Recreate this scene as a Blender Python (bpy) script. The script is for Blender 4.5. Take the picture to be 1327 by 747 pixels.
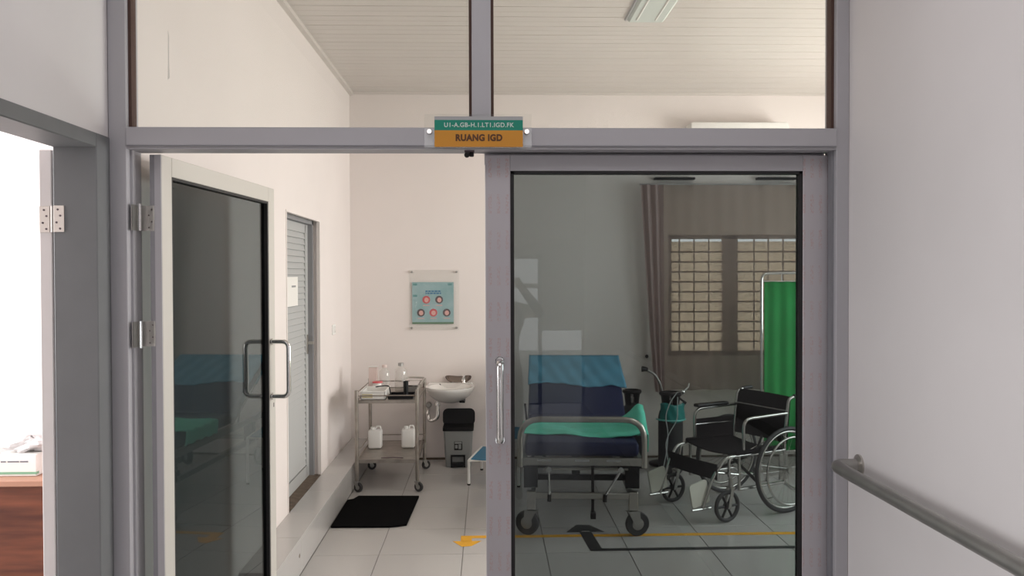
import bpy, bmesh, math, random
from mathutils import Vector, Matrix
random.seed(7)
R = math.radians
scn = bpy.context.scene
for o in list(bpy.data.objects): bpy.data.objects.remove(o)
C = scn.collection

# ---------------------------------------------------------------- camera
H = 1.667; FPX = 1080.0
yaw, pitch, roll = R(1.67), R(-.875), R(.17)
fw = Vector((math.sin(yaw)*math.cos(pitch), math.cos(yaw)*math.cos(pitch), math.sin(pitch)))
rt = Vector((math.cos(yaw), -math.sin(yaw), 0)); up = rt.cross(fw)
rt, up = rt*math.cos(roll)-up*math.sin(roll), up*math.cos(roll)+rt*math.sin(roll)
cam = bpy.data.objects.new('camera', bpy.data.cameras.new('camera')); C.objects.link(cam)
M4 = Matrix((rt, up, -fw)).transposed().to_4x4(); M4.translation = (0, 0, H)
cam.matrix_world = M4
cam.data.sensor_width = 36; cam.data.lens = 36*FPX/1327
cam.data.clip_start = .05
scn.camera = cam

# ---------------------------------------------------------------- light
w = bpy.data.worlds.new('sky'); scn.world = w; w.use_nodes = True
bg = w.node_tree.nodes['Background']; bg.inputs[0].default_value = (.93, .96, 1, 1); bg.inputs[1].default_value = 3.4
def area(name, loc, size, energy, rot, col=(1, 1, 1)):
    l = bpy.data.lights.new(name, 'AREA'); l.shape = 'RECTANGLE'; l.size, l.size_y = size; l.energy = energy; l.color = col
    o = bpy.data.objects.new(name, l); C.objects.link(o); o.location = loc; o.rotation_euler = rot; return o
area('daylight_room_window', (4.32, 5.2, 1.75), (1.5, 3.0), 150, (0, R(90), 0), (1, .97, .92))          # daylight at the window of the right wall
area('fill_room', (2.3, 4.9, 3.25), (1.2, .3), 27, (0, 0, R(90)), (1, .97, .9))  # added overhead fill; the ceiling fixture itself stays unlit
area('fill_corridor', (0, 1.65, 3.19), (2.2, .9), 13.5, (0, 0, 0), (1, .97, .98))           # added overhead fill ahead of the photographer, no opening in the ceiling
area('fill_corridor_rear', (0, -3.65, 3.19), (2.2, 1.3), 24, (0, 0, 0), (1, .97, .98))      # second added fill, over the unseen rear of the corridor
area('daylight_side_room', (-3.9, 3.0, 1.9), (1.6, 2.2), 88, (0, R(-90), 0), (1, .96, .95))       # daylight at the window of the side room
vs = scn.view_settings; vs.view_transform = 'Standard'; vs.look = 'None'; vs.gamma = 1; vs.exposure = 0; vs.use_curve_mapping = False

# ---------------------------------------------------------------- helpers
def at(x, y, Y):
    d = fw + rt*((x-663.5)/FPX) + up*((373.5-y)/FPX); t = Y/d.y
    return Vector((t*d.x, Y, H+t*d.z))
def root_of(o):
    while o.parent: o = o.parent
    return o
def obj(name, bm, mats, parent=None, local=False, smooth=False):
    me = bpy.data.meshes.new(name)
    if not local:
        if parent is not None: off = -root_of(parent).location
        else:
            xs = [v.co for v in bm.verts]
            off = -Vector(((min(v.x for v in xs)+max(v.x for v in xs))/2, (min(v.y for v in xs)+max(v.y for v in xs))/2, min(v.z for v in xs)))
        bmesh.ops.translate(bm, verts=bm.verts, vec=off)
    bm.normal_update(); bm.to_mesh(me); bm.free()
    o = bpy.data.objects.new(name, me); C.objects.link(o)
    for m in (mats if isinstance(mats, (list, tuple)) else [mats]): me.materials.append(m)
    if parent is not None: o.parent = parent
    elif not local: o.location = -off
    if smooth:
        for p in me.polygons: p.use_smooth = True
        if smooth == 'auto':
            try: me.set_sharp_from_angle(angle=R(38))
            except Exception: pass
    return o
def tag(o, label=None, cat=None, group=None, kind=None):
    if label: o['label'] = label
    if cat: o['category'] = cat
    if group: o['group'] = group
    if kind: o['kind'] = kind
    return o
def thing(name, label, cat, loc=(0, 0, 0), rz=0, group=None):
    o = bpy.data.objects.new(name, None); C.objects.link(o); o.location = loc; o.rotation_euler = (0, 0, rz)
    o.empty_display_size = .1
    return tag(o, label, cat, group)
def copy_tree(o, parent=None):
    c = o.copy(); C.objects.link(c); c.parent = parent
    for ch in o.children: copy_tree(ch, c)
    return c
NB = bmesh.new
def bx(bm, x0, x1, y0, y1, z0, z1, bev=0, mi=0, seg=1):
    x0, x1 = min(x0, x1), max(x0, x1); y0, y1 = min(y0, y1), max(y0, y1); z0, z1 = min(z0, z1), max(z0, z1)
    vs_ = [bm.verts.new((x, y, z)) for z in (z0, z1) for y in (y0, y1) for x in (x0, x1)]
    fs = [bm.faces.new([vs_[i] for i in f]) for f in ((0, 2, 3, 1), (4, 5, 7, 6), (0, 1, 5, 4), (2, 6, 7, 3), (0, 4, 6, 2), (1, 3, 7, 5))]
    for f in fs: f.material_index = mi
    if bev:
        es = {e for f in fs for e in f.edges}
        bmesh.ops.bevel(bm, geom=list(es), offset=bev, segments=seg, affect='EDGES', profile=.5, material=-1)
    return bm
def BX(*a, **k): return bx(NB(), *a, **k)
def arc_path(pts, r, n=5):
    pts = [Vector(p) for p in pts]
    if isinstance(r, (int, float)): r = [r]*len(pts)
    out = [pts[0]]
    for i in range(1, len(pts)-1):
        a, b, c = pts[i-1], pts[i], pts[i+1]
        d1, d2 = (a-b).normalized(), (c-b).normalized()
        rr = min(r[i], (a-b).length*.49, (c-b).length*.49)
        p, q = b+d1*rr, b+d2*rr
        for k in range(n+1):
            t = k/n; out.append(p*(1-t)**2+b*2*t*(1-t)+q*t*t)
    out.append(pts[-1]); return out
def tube(bm, pts, r, n=10, cap=True, closed=False, mi=0):
    pts = [Vector(p) for p in pts]; rings = []; N = len(pts)
    if isinstance(r, (int, float)): r = [r]*N
    prev = None
    for i, p in enumerate(pts):
        if closed: t = (pts[(i+1) % N]-pts[i-1]).normalized()
        else: t = (pts[min(i+1, N-1)]-pts[max(i-1, 0)]).normalized()
        if prev is None:
            a = Vector((0, 0, 1)) if abs(t.z) < .9 else Vector((1, 0, 0)); u = t.cross(a).normalized()
        else: u = (prev-t*prev.dot(t)).normalized()
        prev = u; v = t.cross(u)
        rings.append([bm.verts.new(p+(u*math.cos(2*math.pi*k/n)+v*math.sin(2*math.pi*k/n))*r[i]) for k in range(n)])
    for i in range(N if closed else N-1):
        A, B = rings[i], rings[(i+1) % N]
        for k in range(n):
            bm.faces.new((A[k], A[(k+1) % n], B[(k+1) % n], B[k])).material_index = mi
    if cap and not closed:
        bm.faces.new(rings[0][::-1]).material_index = mi; bm.faces.new(rings[-1]).material_index = mi
    return bm
def TB(pts, r, n=10, rad=0, **k):
    return tube(NB(), arc_path(pts, rad) if rad else pts, r, n, **k)
def lathe(bm, prof, c=(0, 0, 0), axis='z', n=20, sx=1, sy=1, mi=0, cap=True):
    rings = []
    for r, h in prof:
        ring = []
        for k in range(n):
            a = 2*math.pi*k/n; p = (r*math.cos(a)*sx, r*math.sin(a)*sy, h)
            if axis == 'y': p = (p[0], p[2], p[1])
            if axis == 'x': p = (p[2], p[0], p[1])
            ring.append(bm.verts.new(Vector(p)+Vector(c)))
        rings.append(ring)
    for A, B in zip(rings, rings[1:]):
        for k in range(n):
            q = (A[k], A[(k+1) % n], B[(k+1) % n], B[k])
            bm.faces.new(q if axis != 'y' else q[::-1]).material_index = mi
    if cap:
        bm.faces.new(rings[0][::-1]).material_index = mi; bm.faces.new(rings[-1]).material_index = mi
    return bm
def LT(*a, **k): return lathe(NB(), *a, **k)
def prism(bm, pts2, fn, d0, d1, mi=0):
    """pts2: polygon in 2D; fn(u, v, d) -> 3D"""
    A = [bm.verts.new(fn(u, v, d0)) for u, v in pts2]; B = [bm.verts.new(fn(u, v, d1)) for u, v in pts2]
    n = len(A)
    bm.faces.new(A[::-1]).material_index = mi; bm.faces.new(B).material_index = mi
    for k in range(n): bm.faces.new((A[k], A[(k+1) % n], B[(k+1) % n], B[k])).material_index = mi
    bmesh.ops.recalc_face_normals(bm, faces=bm.faces)
    return bm
XY = lambda u, v, d: (u, v, d)
XZ = lambda u, v, d: (u, d, v)
YZ = lambda u, v, d: (d, u, v)
def disc2(cx, cy, r, n=16, sx=1): return [(cx+r*sx*math.cos(2*math.pi*k/n), cy+r*math.sin(2*math.pi*k/n)) for k in range(n)]
def rrect(x0, x1, y0, y1, r, n=4):
    out = []
    for cx, cy, a0 in ((x1-r, y1-r, 0), (x0+r, y1-r, 90), (x0+r, y0+r, 180), (x1-r, y0+r, 270)):
        for k in range(n+1): a = R(a0+90*k/n); out.append((cx+r*math.cos(a), cy+r*math.sin(a)))
    return out
def text_obj(name, s, size, mat, parent, loc, rot, width=None, bold=0, depth=.0004, space=1):
    cu = bpy.data.curves.new(name, 'FONT'); cu.body = s; cu.size = size; cu.align_x = 'CENTER'; cu.align_y = 'CENTER'
    cu.extrude = depth; cu.offset = bold; cu.space_character = space
    t = bpy.data.objects.new(name+'_tmp', cu); C.objects.link(t)
    bpy.context.view_layer.update()
    me = bpy.data.meshes.new_from_object(t.evaluated_get(bpy.context.evaluated_depsgraph_get()))
    bpy.data.objects.remove(t)
    if width:
        xs = [v.co.x for v in me.vertices]; k = width/(max(xs)-min(xs))
        for v in me.vertices: v.co.x *= k
    o = bpy.data.objects.new(name, me); C.objects.link(o); me.materials.clear(); me.materials.append(mat)
    o.parent = parent; o.location = Vector(loc)-(root_of(parent).location if parent else Vector((0, 0, 0))); o.rotation_euler = rot
    return o

# ---------------------------------------------------------------- materials
def mat(name, col, rough=.6, metal=0, var=0, scale=6, bump=0, bscale=60, spec=.5, col2=None, trans=None, coat=0):
    m = bpy.data.materials.new(name); m.use_nodes = True; nt = m.node_tree; b = nt.nodes['Principled BSDF']
    b.inputs['Base Color'].default_value = (*col, 1); b.inputs['Roughness'].default_value = rough; b.inputs['Metallic'].default_value = metal
    b.inputs['Specular IOR Level'].default_value = spec; b.inputs['Coat Weight'].default_value = coat
    tc = nt.nodes.new('ShaderNodeTexCoord')
    if var or col2:
        no = nt.nodes.new('ShaderNodeTexNoise'); no.inputs['Scale'].default_value = scale; no.inputs['Detail'].default_value = 5
        nt.links.new(tc.outputs['Object'], no.inputs['Vector'])
        rp = nt.nodes.new('ShaderNodeValToRGB'); c2 = col2 or tuple(c*(1-var) for c in col)
        rp.color_ramp.elements[0].color = (*c2, 1); rp.color_ramp.elements[0].position = .35
        rp.color_ramp.elements[1].color = (*col, 1); rp.color_ramp.elements[1].position = .65
        nt.links.new(no.outputs['Fac'], rp.inputs[0]); nt.links.new(rp.outputs[0], b.inputs['Base Color'])
    if bump:
        n2 = nt.nodes.new('ShaderNodeTexNoise'); n2.inputs['Scale'].default_value = bscale; nt.links.new(tc.outputs['Object'], n2.inputs['Vector'])
        bp = nt.nodes.new('ShaderNodeBump'); bp.inputs['Strength'].default_value = bump; bp.inputs['Distance'].default_value = .01
        nt.links.new(n2.outputs['Fac'], bp.inputs['Height']); nt.links.new(bp.outputs[0], b.inputs['Normal'])
    if trans:
        t = nt.nodes.new('ShaderNodeBsdfTranslucent'); t.inputs[0].default_value = (*col, 1)
        mx = nt.nodes.new('ShaderNodeMixShader'); mx.inputs[0].default_value = trans
        nt.links.new(b.outputs[0], mx.inputs[1]); nt.links.new(t.outputs[0], mx.inputs[2])
        nt.links.new(mx.outputs[0], nt.nodes['Material Output'].inputs[0])
    return m
def glass(name, tint, refl=1.0, ior=1.5, haze=0):
    """thin pane: front faces reflect by Fresnel and pass the tint (deeper on a slanting path), back faces pass everything"""
    m = bpy.data.materials.new(name); m.use_nodes = True; nt = m.node_tree; nt.nodes.clear(); N = nt.nodes.new; L = nt.links.new
    out = N('ShaderNodeOutputMaterial'); tr = N('ShaderNodeBsdfTransparent')
    def mth(op, a, b=None):
        n = N('ShaderNodeMath'); n.operation = op
        for i, v in enumerate((a, b)):
            if v is None: continue
            if isinstance(v, (int, float)): n.inputs[i].default_value = v
            else: L(v, n.inputs[i])
        return n.outputs[0]
    ge = N('ShaderNodeNewGeometry'); dt = N('ShaderNodeVectorMath'); dt.operation = 'DOT_PRODUCT'
    L(ge.outputs['Normal'], dt.inputs[0]); L(ge.outputs['Incoming'], dt.inputs[1])
    c2 = mth('MULTIPLY', dt.outputs['Value'], dt.outputs['Value'])
    ci = mth('SQRT', mth('SUBTRACT', 1.0, mth('DIVIDE', mth('SUBTRACT', 1.0, c2), ior*ior))); ex = mth('DIVIDE', 1.0, ci)
    cc = N('ShaderNodeCombineColor')
    for i, t in enumerate(tint): L(mth('POWER', t, ex), cc.inputs[i])
    L(cc.outputs[0], tr.inputs[0])
    gl = N('ShaderNodeBsdfGlossy'); gl.inputs['Roughness'].default_value = .0; gl.inputs[0].default_value = (1, 1, 1, 1)
    fr = N('ShaderNodeFresnel'); fr.inputs[0].default_value = ior
    mu = N('ShaderNodeMath'); mu.operation = 'MULTIPLY'; mu.use_clamp = True; mu.inputs[1].default_value = refl; L(fr.outputs[0], mu.inputs[0])
    mx = N('ShaderNodeMixShader'); L(mu.outputs[0], mx.inputs[0]); L(gl.outputs[0], mx.inputs[2])
    if haze:
        df = N('ShaderNodeBsdfDiffuse'); df.inputs[0].default_value = (.7, .7, .68, 1)
        m2 = N('ShaderNodeMixShader'); m2.inputs[0].default_value = haze; L(tr.outputs[0], m2.inputs[1]); L(df.outputs[0], m2.inputs[2]); L(m2.outputs[0], mx.inputs[1])
    else: L(tr.outputs[0], mx.inputs[1])
    t2 = N('ShaderNodeBsdfTransparent'); m3 = N('ShaderNodeMixShader')
    L(ge.outputs['Backfacing'], m3.inputs[0]); L(mx.outputs[0], m3.inputs[1]); L(t2.outputs[0], m3.inputs[2]); L(m3.outputs[0], out.inputs[0])
    return m
W = {}
W['wall_room'] = mat('wall_room', (.80, .738, .708), .75, var=.035, scale=1.2, bump=.05, bscale=8)
W['wall_corr'] = mat('wall_corridor', (.74, .71, .71), .8, var=.05, scale=1.5, bump=.06, bscale=9)
W['wall_side'] = mat('wall_side_room', (.84, .80, .79), .8)
W['ceil'] = mat('ceiling_pvc', (.66, .615, .575), .35, var=.03, scale=3)
W['ceil_dark'] = mat('ceiling_joint', (.55, .52, .47), .7)
W['tile'] = mat('floor_tile', (.49, .475, .46), .22, var=.03, scale=1.5)
W['grout'] = mat('grout', (.22, .21, .20), .8)
W['alu'] = mat('aluminium_frame', (.47, .46, .485), .5, .15, var=.04, scale=3)
W['alu_dark'] = mat('aluminium_dark', (.27, .27, .29), .45, .35)
W['alu_lit'] = mat('aluminium_lit_face', (.60, .575, .53), .5, .1)  # frame aluminium made paler and warmer, room light put into the colour
W['gasket'] = mat('black_rubber', (.012, .011, .012), .6)
W['gap_brown'] = mat('brown_sealant', (.08, .04, .03), .7)
W['greydoor'] = mat('grey_paint', (.16, .165, .17), .5, var=.06, scale=8, bump=.05, bscale=30)
W['greydoor_l'] = mat('pale_door_edge', (.72, .68, .67), .55, var=.04)
W['steelplate'] = mat('hinge_plate', (.62, .58, .54), .35, .6)
W['chrome'] = mat('chrome', (.78, .77, .76), .12, 1)
W['chrome_dull'] = mat('dull_chrome', (.50, .49, .47), .25, .95)
W['steel'] = mat('brushed_steel', (.55, .52, .48), .3, .95, var=.1, scale=20)
W['bronze'] = mat('worn_steel', (.40, .36, .32), .33, .9, var=.25, scale=14)
W['steel_dull'] = mat('dull_steel', (.40, .39, .37), .4, .8, var=.12, scale=15)
W['black'] = mat('black_plastic', (.006, .006, .007), .45, spec=.3)
W['blackfab'] = mat('black_fabric', (.005, .005, .006), .9, spec=.12, bump=.1, bscale=200)
W['mat'] = mat('black_mat_pile', (.004, .004, .0045), 1, spec=.08, bump=.6, bscale=400)
W['white'] = mat('white_plastic', (.80, .79, .76), .4)
W['whitemetal'] = mat('white_painted_metal', (.78, .77, .74), .4)
W['ceramic'] = mat('white_ceramic', (.82, .80, .77), .12, coat=.4)
W['navy'] = mat('navy_vinyl', (.010, .018, .070), .5, spec=.25, var=.1, scale=5)
W['blue'] = mat('light_blue_sheet', (.09, .30, .44), .8, bump=.15, bscale=14)
W['stoolblue'] = mat('blue_tread', (.02, .17, .30), .5)
W['green'] = mat('green_blanket', (.10, .62, .42), .85, bump=.15, bscale=25, col2=(.16, .72, .56), scale=7)
W['screen'] = mat('green_screen_cloth', (.03, .42, .10), .8, var=.15, scale=4, trans=.35)
W['greybin'] = mat('grey_plastic', (.27, .28, .275), .5)
W['orange'] = mat('sign_orange', (.62, .27, .025), .4)
W['signgreen'] = mat('sign_green', (.005, .25, .17), .4)
W['signgrey'] = mat('sign_grey', (.42, .42, .43), .4)
W['letter_dark'] = mat('dark_brown_letters', (.10, .035, .01), .5)
W['letter_white'] = mat('white_letters', (.62, .72, .68), .5)
W['yellow'] = mat('yellow_floor_tape', (.80, .40, .015), .55)
W['blacktape'] = mat('black_floor_tape', (.015, .016, .018), .5)
W['wood'] = mat('reddish_wood', (.20, .060, .028), .4, col2=(.07, .018, .009), scale=3.5)
m_ = W['wood']; t_ = m_.node_tree; mp_ = t_.nodes.new('ShaderNodeMapping'); mp_.inputs['Scale'].default_value = (.5, 1, 5)
tc_ = next(n for n in t_.nodes if n.type == 'TEX_COORD'); no_ = next(n for n in t_.nodes if n.type == 'TEX_NOISE')
t_.links.new(tc_.outputs['Object'], mp_.inputs[0]); t_.links.new(mp_.outputs[0], no_.inputs['Vector'])
W['woodtop'] = mat('wood_edge', (.42, .22, .15), .4)
W['rubber'] = mat('dark_rubber', (.03, .03, .032), .6)
W['teal'] = mat('teal_bag', (.01, .22, .20), .35)
W['frost'] = mat('frosted_louvre', (.95, .83, .70), .7, trans=.92)
W['bar'] = mat('window_bars', (.16, .13, .11), .6)
W['winframe'] = mat('window_frame_brown', (.30, .26, .24), .6)
W['paper'] = mat('paper', (.80, .78, .74), .7)
W['paperprint'] = mat('paper_ink', (.2, .2, .22), .7)
W['posterbg'] = mat('poster_blue', (.26, .43, .45), .55, col2=(.38, .52, .55), scale=7)
W['posterblue'] = mat('poster_heading', (.03, .17, .33), .6)
W['postergreen'] = mat('poster_band', (.12, .22, .13), .6)
W['red'] = mat('red_print', (.62, .10, .11), .5)
W['pink'] = mat('pink_print', (.75, .42, .38), .6)
W['darkprint'] = mat('dark_print', (.10, .07, .08), .6)
W['brown'] = mat('brown_dust', (.16, .12, .09), .9, var=.4, scale=20)
W['lampwhite'] = mat('lamp_diffuser', (.62, .67, .63), .4)
W['skin'] = mat('skin', (.45, .27, .19), .55)
W['shirt'] = mat('dark_shirt', (.02, .021, .025), .85)
W['trouser'] = mat('dark_trousers', (.015, .015, .018), .9)
W['hair'] = mat('black_hair', (.01, .008, .007), .6)
W['outside'] = mat('outside_ground', (.35, .36, .33), .9)
W['g_tint'] = glass('tinted_glass', (.228, .262, .268), .6)
W['g_clear'] = glass('clear_glass', (.93, .94, .92), .9, haze=.05)
W['g_acryl'] = glass('clear_acrylic', (.96, .97, .96), 1.2, haze=.03)
W['clearbottle'] = glass('clear_plastic', (.88, .87, .85), 1.2, haze=.22)
# protective-film stiles: aluminium with faint reddish print residue in vertical columns
def film(name):
    m = mat(name, (.50, .475, .50), .45, .2); nt = m.node_tree; N = nt.nodes.new; L = nt.links.new
    b = nt.nodes['Principled BSDF']; tc = N('ShaderNodeTexCoord'); sp = N('ShaderNodeSeparateXYZ'); L(tc.outputs['Object'], sp.inputs[0])
    def mth(op, a, bb=None, c=None):
        n = N('ShaderNodeMath'); n.operation = op
        for i, v in enumerate((a, bb, c)):
            if v is None: continue
            if isinstance(v, (int, float)): n.inputs[i].default_value = v
            else: L(v, n.inputs[i])
        return n.outputs[0]
    colm = mth('GREATER_THAN', mth('SINE', mth('MULTIPLY', sp.outputs[0], 210)), .35)
    row = mth('GREATER_THAN', mth('SINE', mth('MULTIPLY', sp.outputs[2], 50)), -.1)
    mp = N('ShaderNodeMapping'); mp.inputs['Scale'].default_value = (260, 1, 120); L(tc.outputs['Object'], mp.inputs[0])
    no = N('ShaderNodeTexNoise'); no.inputs['Scale'].default_value = 1; L(mp.outputs[0], no.inputs['Vector'])
    pr = mth('GREATER_THAN', no.outputs['Fac'], .5)
    n2 = N('ShaderNodeTexNoise'); n2.inputs['Scale'].default_value = 3; L(tc.outputs['Object'], n2.inputs['Vector'])
    f = mth('MULTIPLY', mth('MULTIPLY', colm, row), mth('MULTIPLY', pr, mth('MULTIPLY', n2.outputs['Fac'], .75)))
    mx = N('ShaderNodeMix'); mx.data_type = 'RGBA'; mx.inputs[6].default_value = (.50, .475, .50, 1); mx.inputs[7].default_value = (.50, .27, .24, 1)
    L(f, mx.inputs[0]); L(mx.outputs[2], b.inputs['Base Color']); return m
W['film'] = film('aluminium_film')
# sheer curtain
def sheer(name, col, op):
    m = bpy.data.materials.new(name); m.use_nodes = True; nt = m.node_tree; nt.nodes.clear(); N = nt.nodes.new; L = nt.links.new
    out = N('ShaderNodeOutputMaterial'); d = N('ShaderNodeBsdfDiffuse'); t = N('ShaderNodeBsdfTranslucent'); tr = N('ShaderNodeBsdfTransparent')
    d.inputs[0].default_value = (*col, 1); t.inputs[0].default_value = (*col, 1); tr.inputs[0].default_value = (1, .96, .9, 1)
    a = N('ShaderNodeMixShader'); a.inputs[0].default_value = .45; L(d.outputs[0], a.inputs[1]); L(t.outputs[0], a.inputs[2])
    b = N('ShaderNodeMixShader'); b.inputs[0].default_value = op; L(tr.outputs[0], b.inputs[1]); L(a.outputs[0], b.inputs[2]); L(b.outputs[0], out.inputs[0])
    return m
W['sheer'] = sheer('sheer_curtain', (.40, .325, .30), .56)
W['drape'] = sheer('gathered_curtain', (.50, .40, .39), .97)

# ================================================================ STRUCTURE
def struct(name, bm, m, parent=None, label=None, cat=None, **k):
    o = obj(name, bm, m, parent, **k)
    if parent is None: tag(o, label, cat, kind='structure')
    return o
XL, XR, YF, YB, ZC = -1.235, 4.2, 2.95, 7.54, 3.317
# floor: grout bed with 0.5 m tiles
fl = struct('floor', BX(-5.2, 4.6, -5.0, 7.7, -.12, -.004), W['grout'], label='white tiled floor of the room and corridor', cat='floor')
def tile_bm(x0, x1, y0, y1, z0=-.004, z1=0., b=.0015):
    bm = NB(); A = [bm.verts.new(p) for p in ((x0, y0, z0), (x1, y0, z0), (x1, y1, z0), (x0, y1, z0))]
    B = [bm.verts.new(p) for p in ((x0, y0, z1-b), (x1, y0, z1-b), (x1, y1, z1-b), (x0, y1, z1-b))]
    T = [bm.verts.new(p) for p in ((x0+b, y0+b, z1), (x1-b, y0+b, z1), (x1-b, y1-b, z1), (x0+b, y1-b, z1))]
    for P, Q in ((A, B), (B, T)):
        for k in range(4): bm.faces.new((P[k], P[(k+1) % 4], Q[(k+1) % 4], Q[k]))
    bm.faces.new(T); return bm
g = .0022
def lay(x_lo, x_hi, y_lo, y_hi):
    x = -.155-.5*20
    while x < x_hi:
        a, b = max(x, x_lo), min(x+.5, x_hi)
        if b-a > .02:
            y = 4.965-.5*40
            while y < y_hi:
                c, d = max(y, y_lo), min(y+.5, y_hi)
                if d-c > .02: obj('tile', tile_bm(a+g, b-g, c+g, d-g), W['tile'], fl)
                y += .5
        x += .5
lay(-1.05, XR, 2.95, YB)
lay(-1.275, 1.25, 0.0, 2.95)
# corridor floor behind the camera and side-room floor in one sheet each (never in view)
obj('plain_tiling', bx(BX(-1.275, 1.25, -4.9, -.001, -.004, 0), -4.2, -1.42, .5, 4.6, -.004, 0), W['tile'], fl)
# ceiling of PVC panels running left to right
ce = struct('ceiling', BX(XL-.1, XR+.1, YF-.1, YB+.12, ZC+.012, ZC+.1), W['ceil_dark'], label='cream ribbed PVC plank ceiling of the room', cat='ceiling')
y = YB; k = 0
while y > YF+.01:
    y0 = max(y-.2, YF)
    bm = NB(); pr = [(y0+.002, ZC+.010), (y0+.004, ZC)]
    m1 = (y0+y)/2
    pr += [(m1-.003, ZC), (m1, ZC+.002), (m1+.003, ZC), (y-.004, ZC), (y-.002, ZC+.010)]
    prism(bm, pr, YZ, XL, XR)
    obj('ceiling_panel', bm, W['ceil'], ce); y -= .2
struct('trim_1', bx(BX(XL, XL+.035, YF, YB, ZC-.03, ZC+.002), XL, XR, YB-.02, YB, ZC-.022, ZC+.002), W['ceil'], label='cream ceiling cornice along left and back walls', cat='trim')
# left wall of the room with the louvred doorway (Y 5.18..6.16, z .2..2.09)
DY0, DY1, DZ = 5.15, 6.17, 2.075
bm = NB(); bx(bm, XL-.17, XL, YF, DY0, 0, ZC+.05); bx(bm, XL-.17, XL, DY1, YB+.1, 0, ZC+.05); bx(bm, XL-.17, XL, DY0, DY1, DZ, ZC+.05); bx(bm, XL-.17, XL, DY0, DY1, 0, .19)
wl = struct('wall_left', bm, W['wall_room'], label='bright white plaster wall on the left of the room', cat='wall')
bm = NB(); prism(bm, [(3.282, 2.62), (3.290, 2.60), (3.288, 2.50), (3.294, 2.44), (3.276, 2.43), (3.280, 2.52)], YZ, XL, XL+.0006); obj('scuff_mark', bm, mat('scuff_grey', (.52, .49, .47), .8), wl)
bm = NB()   # back wall with window opening and two vents
WX0, WX1, WZ0, WZ1 = 1.64, 3.12, .925, 2.03
bx(bm, XL-.17, WX0, YB, YB+.15, 0, ZC+.05); bx(bm, WX1, XR+.15, YB, YB+.15, 0, ZC+.05)
bx(bm, WX0, WX1, YB, YB+.15, 0, WZ0); bx(bm, WX0, WX1, YB, YB+.15, WZ1, ZC+.05)
struct('wall_back', bm, W['wall_room'], label='white plaster wall at the back of the room', cat='wall')
bm = NB(); bx(bm, XR, XR+.15, YF-.1, YB+.1, 0, .95); bx(bm, XR, XR+.15, YF-.1, YB+.1, 2.6, ZC+.05)
bx(bm, XR, XR+.15, YF-.1, 3.6, .95, 2.6); bx(bm, XR, XR+.15, 6.8, YB+.1, .95, 2.6)
struct('wall_right', bm, W['wall_room'], label='room wall on the far right with daylight opening', cat='wall')
struct('wall_front', bx(BX(1.25, XR+.15, 2.85, 3.0, 0, ZC+.05), XL-.17, 1.25, 2.85, 3.0, 2.86, ZC+.05), W['wall_room'], label='wall beside and above the glazed partition', cat='wall')
struct('baseboard_back', BX(-1.05, 4.2, YB-.008, YB+.002, 0, .018), W['brown'], label='thin brown grimy skirting line along back wall', cat='baseboard')
# tiled ledge along the left wall
lg = struct('trim_2', BX(XL-.001, -1.056, 4.14, YB, -.001, .194), W['grout'], label='raised white tiled ledge along the left wall', cat='ledge')
yy = 4.14
bnd = [4.14, 4.68, 5.18, 5.68, 6.18, 6.68, 7.18, 7.54]
for a, b in zip(bnd, bnd[1:]):
    obj('tile', tile_bm(XL+.001, -1.05, a+g/2, b-g/2, .188, .20), W['tile'], lg)
    bm = tile_bm(a+g/2, b-g/2, .001, .188, 0, .006)
    bmesh.ops.transform(bm, matrix=Matrix(((0, 0, 1, -1.056), (1, 0, 0, 0), (0, 1, 0, 0), (0, 0, 0, 1))), verts=bm.verts)
    obj('tile', bm, W['tile'], lg)
obj('end_tile', BX(XL+.001, -1.051, 4.128, 4.14, 0, .2), W['tile'], lg)
obj('chip', LT([(.012, 0), (.012, .001)], (-1.0505, 4.64, .11), 'x', 10), W['brown'], lg)
# corridor shell
bm = NB(); SX = -1.275   # corridor left wall; doorway Y 1.75..2.75 (incl frame), z<2.09
bx(bm, SX-.135, SX, -5.0, 1.72, 0, 3.2); bx(bm, SX-.135, SX, 1.72, 2.85, 2.135, 3.2)
struct('wall_corridor_left', bm, W['wall_corr'], label='grey-white corridor wall over the side doorway', cat='wall')
struct('wall_corridor_right', BX(1.25, 1.40, -5.0, 2.85, 0, 3.2), W['wall_corr'], label='pale lilac corridor wall above the steel handrail', cat='wall')
struct('ceiling_corridor', bx(BX(SX-.135, 1.4, -5.0, 2.85, 3.2, 3.3), -5.2, SX-.135, .4, 4.75, 2.9, 3.3), W['wall_corr'], label='corridor and side room ceiling above the frame', cat='ceiling')
bm = NB(); bx(bm, SX-.135, -.25, -5.0, -4.9, 0, 3.2); bx(bm, -.25, 1.4, -5.0, -4.9, 1.93, 3.2); bx(bm, .70, 1.4, -5.0, -4.9, .95, 1.93); bx(bm, 1.22, 1.4, -5.0, -4.9, 0, .95)  # low opening beside the doorway added for the paler mirrored patch
struct('wall_corridor_end', bm, W['wall_corr'], label='corridor end wall mirrored faintly in the dark glass', cat='wall')
# doorway at the corridor end is a guess, added for the bright glass reflection
d5 = thing('door_5', 'open doorway added by guess at the corridor end for the bright mirrored patch', 'door', (.22, -4.95, 0)); d5['kind'] = 'structure'
obj('door_frame', bx(bx(BX(-.25, -.20, -5.0, -4.88, 0, 1.93), .65, .70, -5.0, -4.88, 0, 1.93), -.25, .70, -5.0, -4.88, 1.88, 1.93), W['alu'], d5)
obj('middle_rail', BX(-.2, .65, -4.96, -4.92, 1.50, 1.56), W['wall_side'], d5)
obj('threshold', BX(-.25, .70, -5.0, -4.88, -.004, .012), W['alu'], d5)
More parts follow.
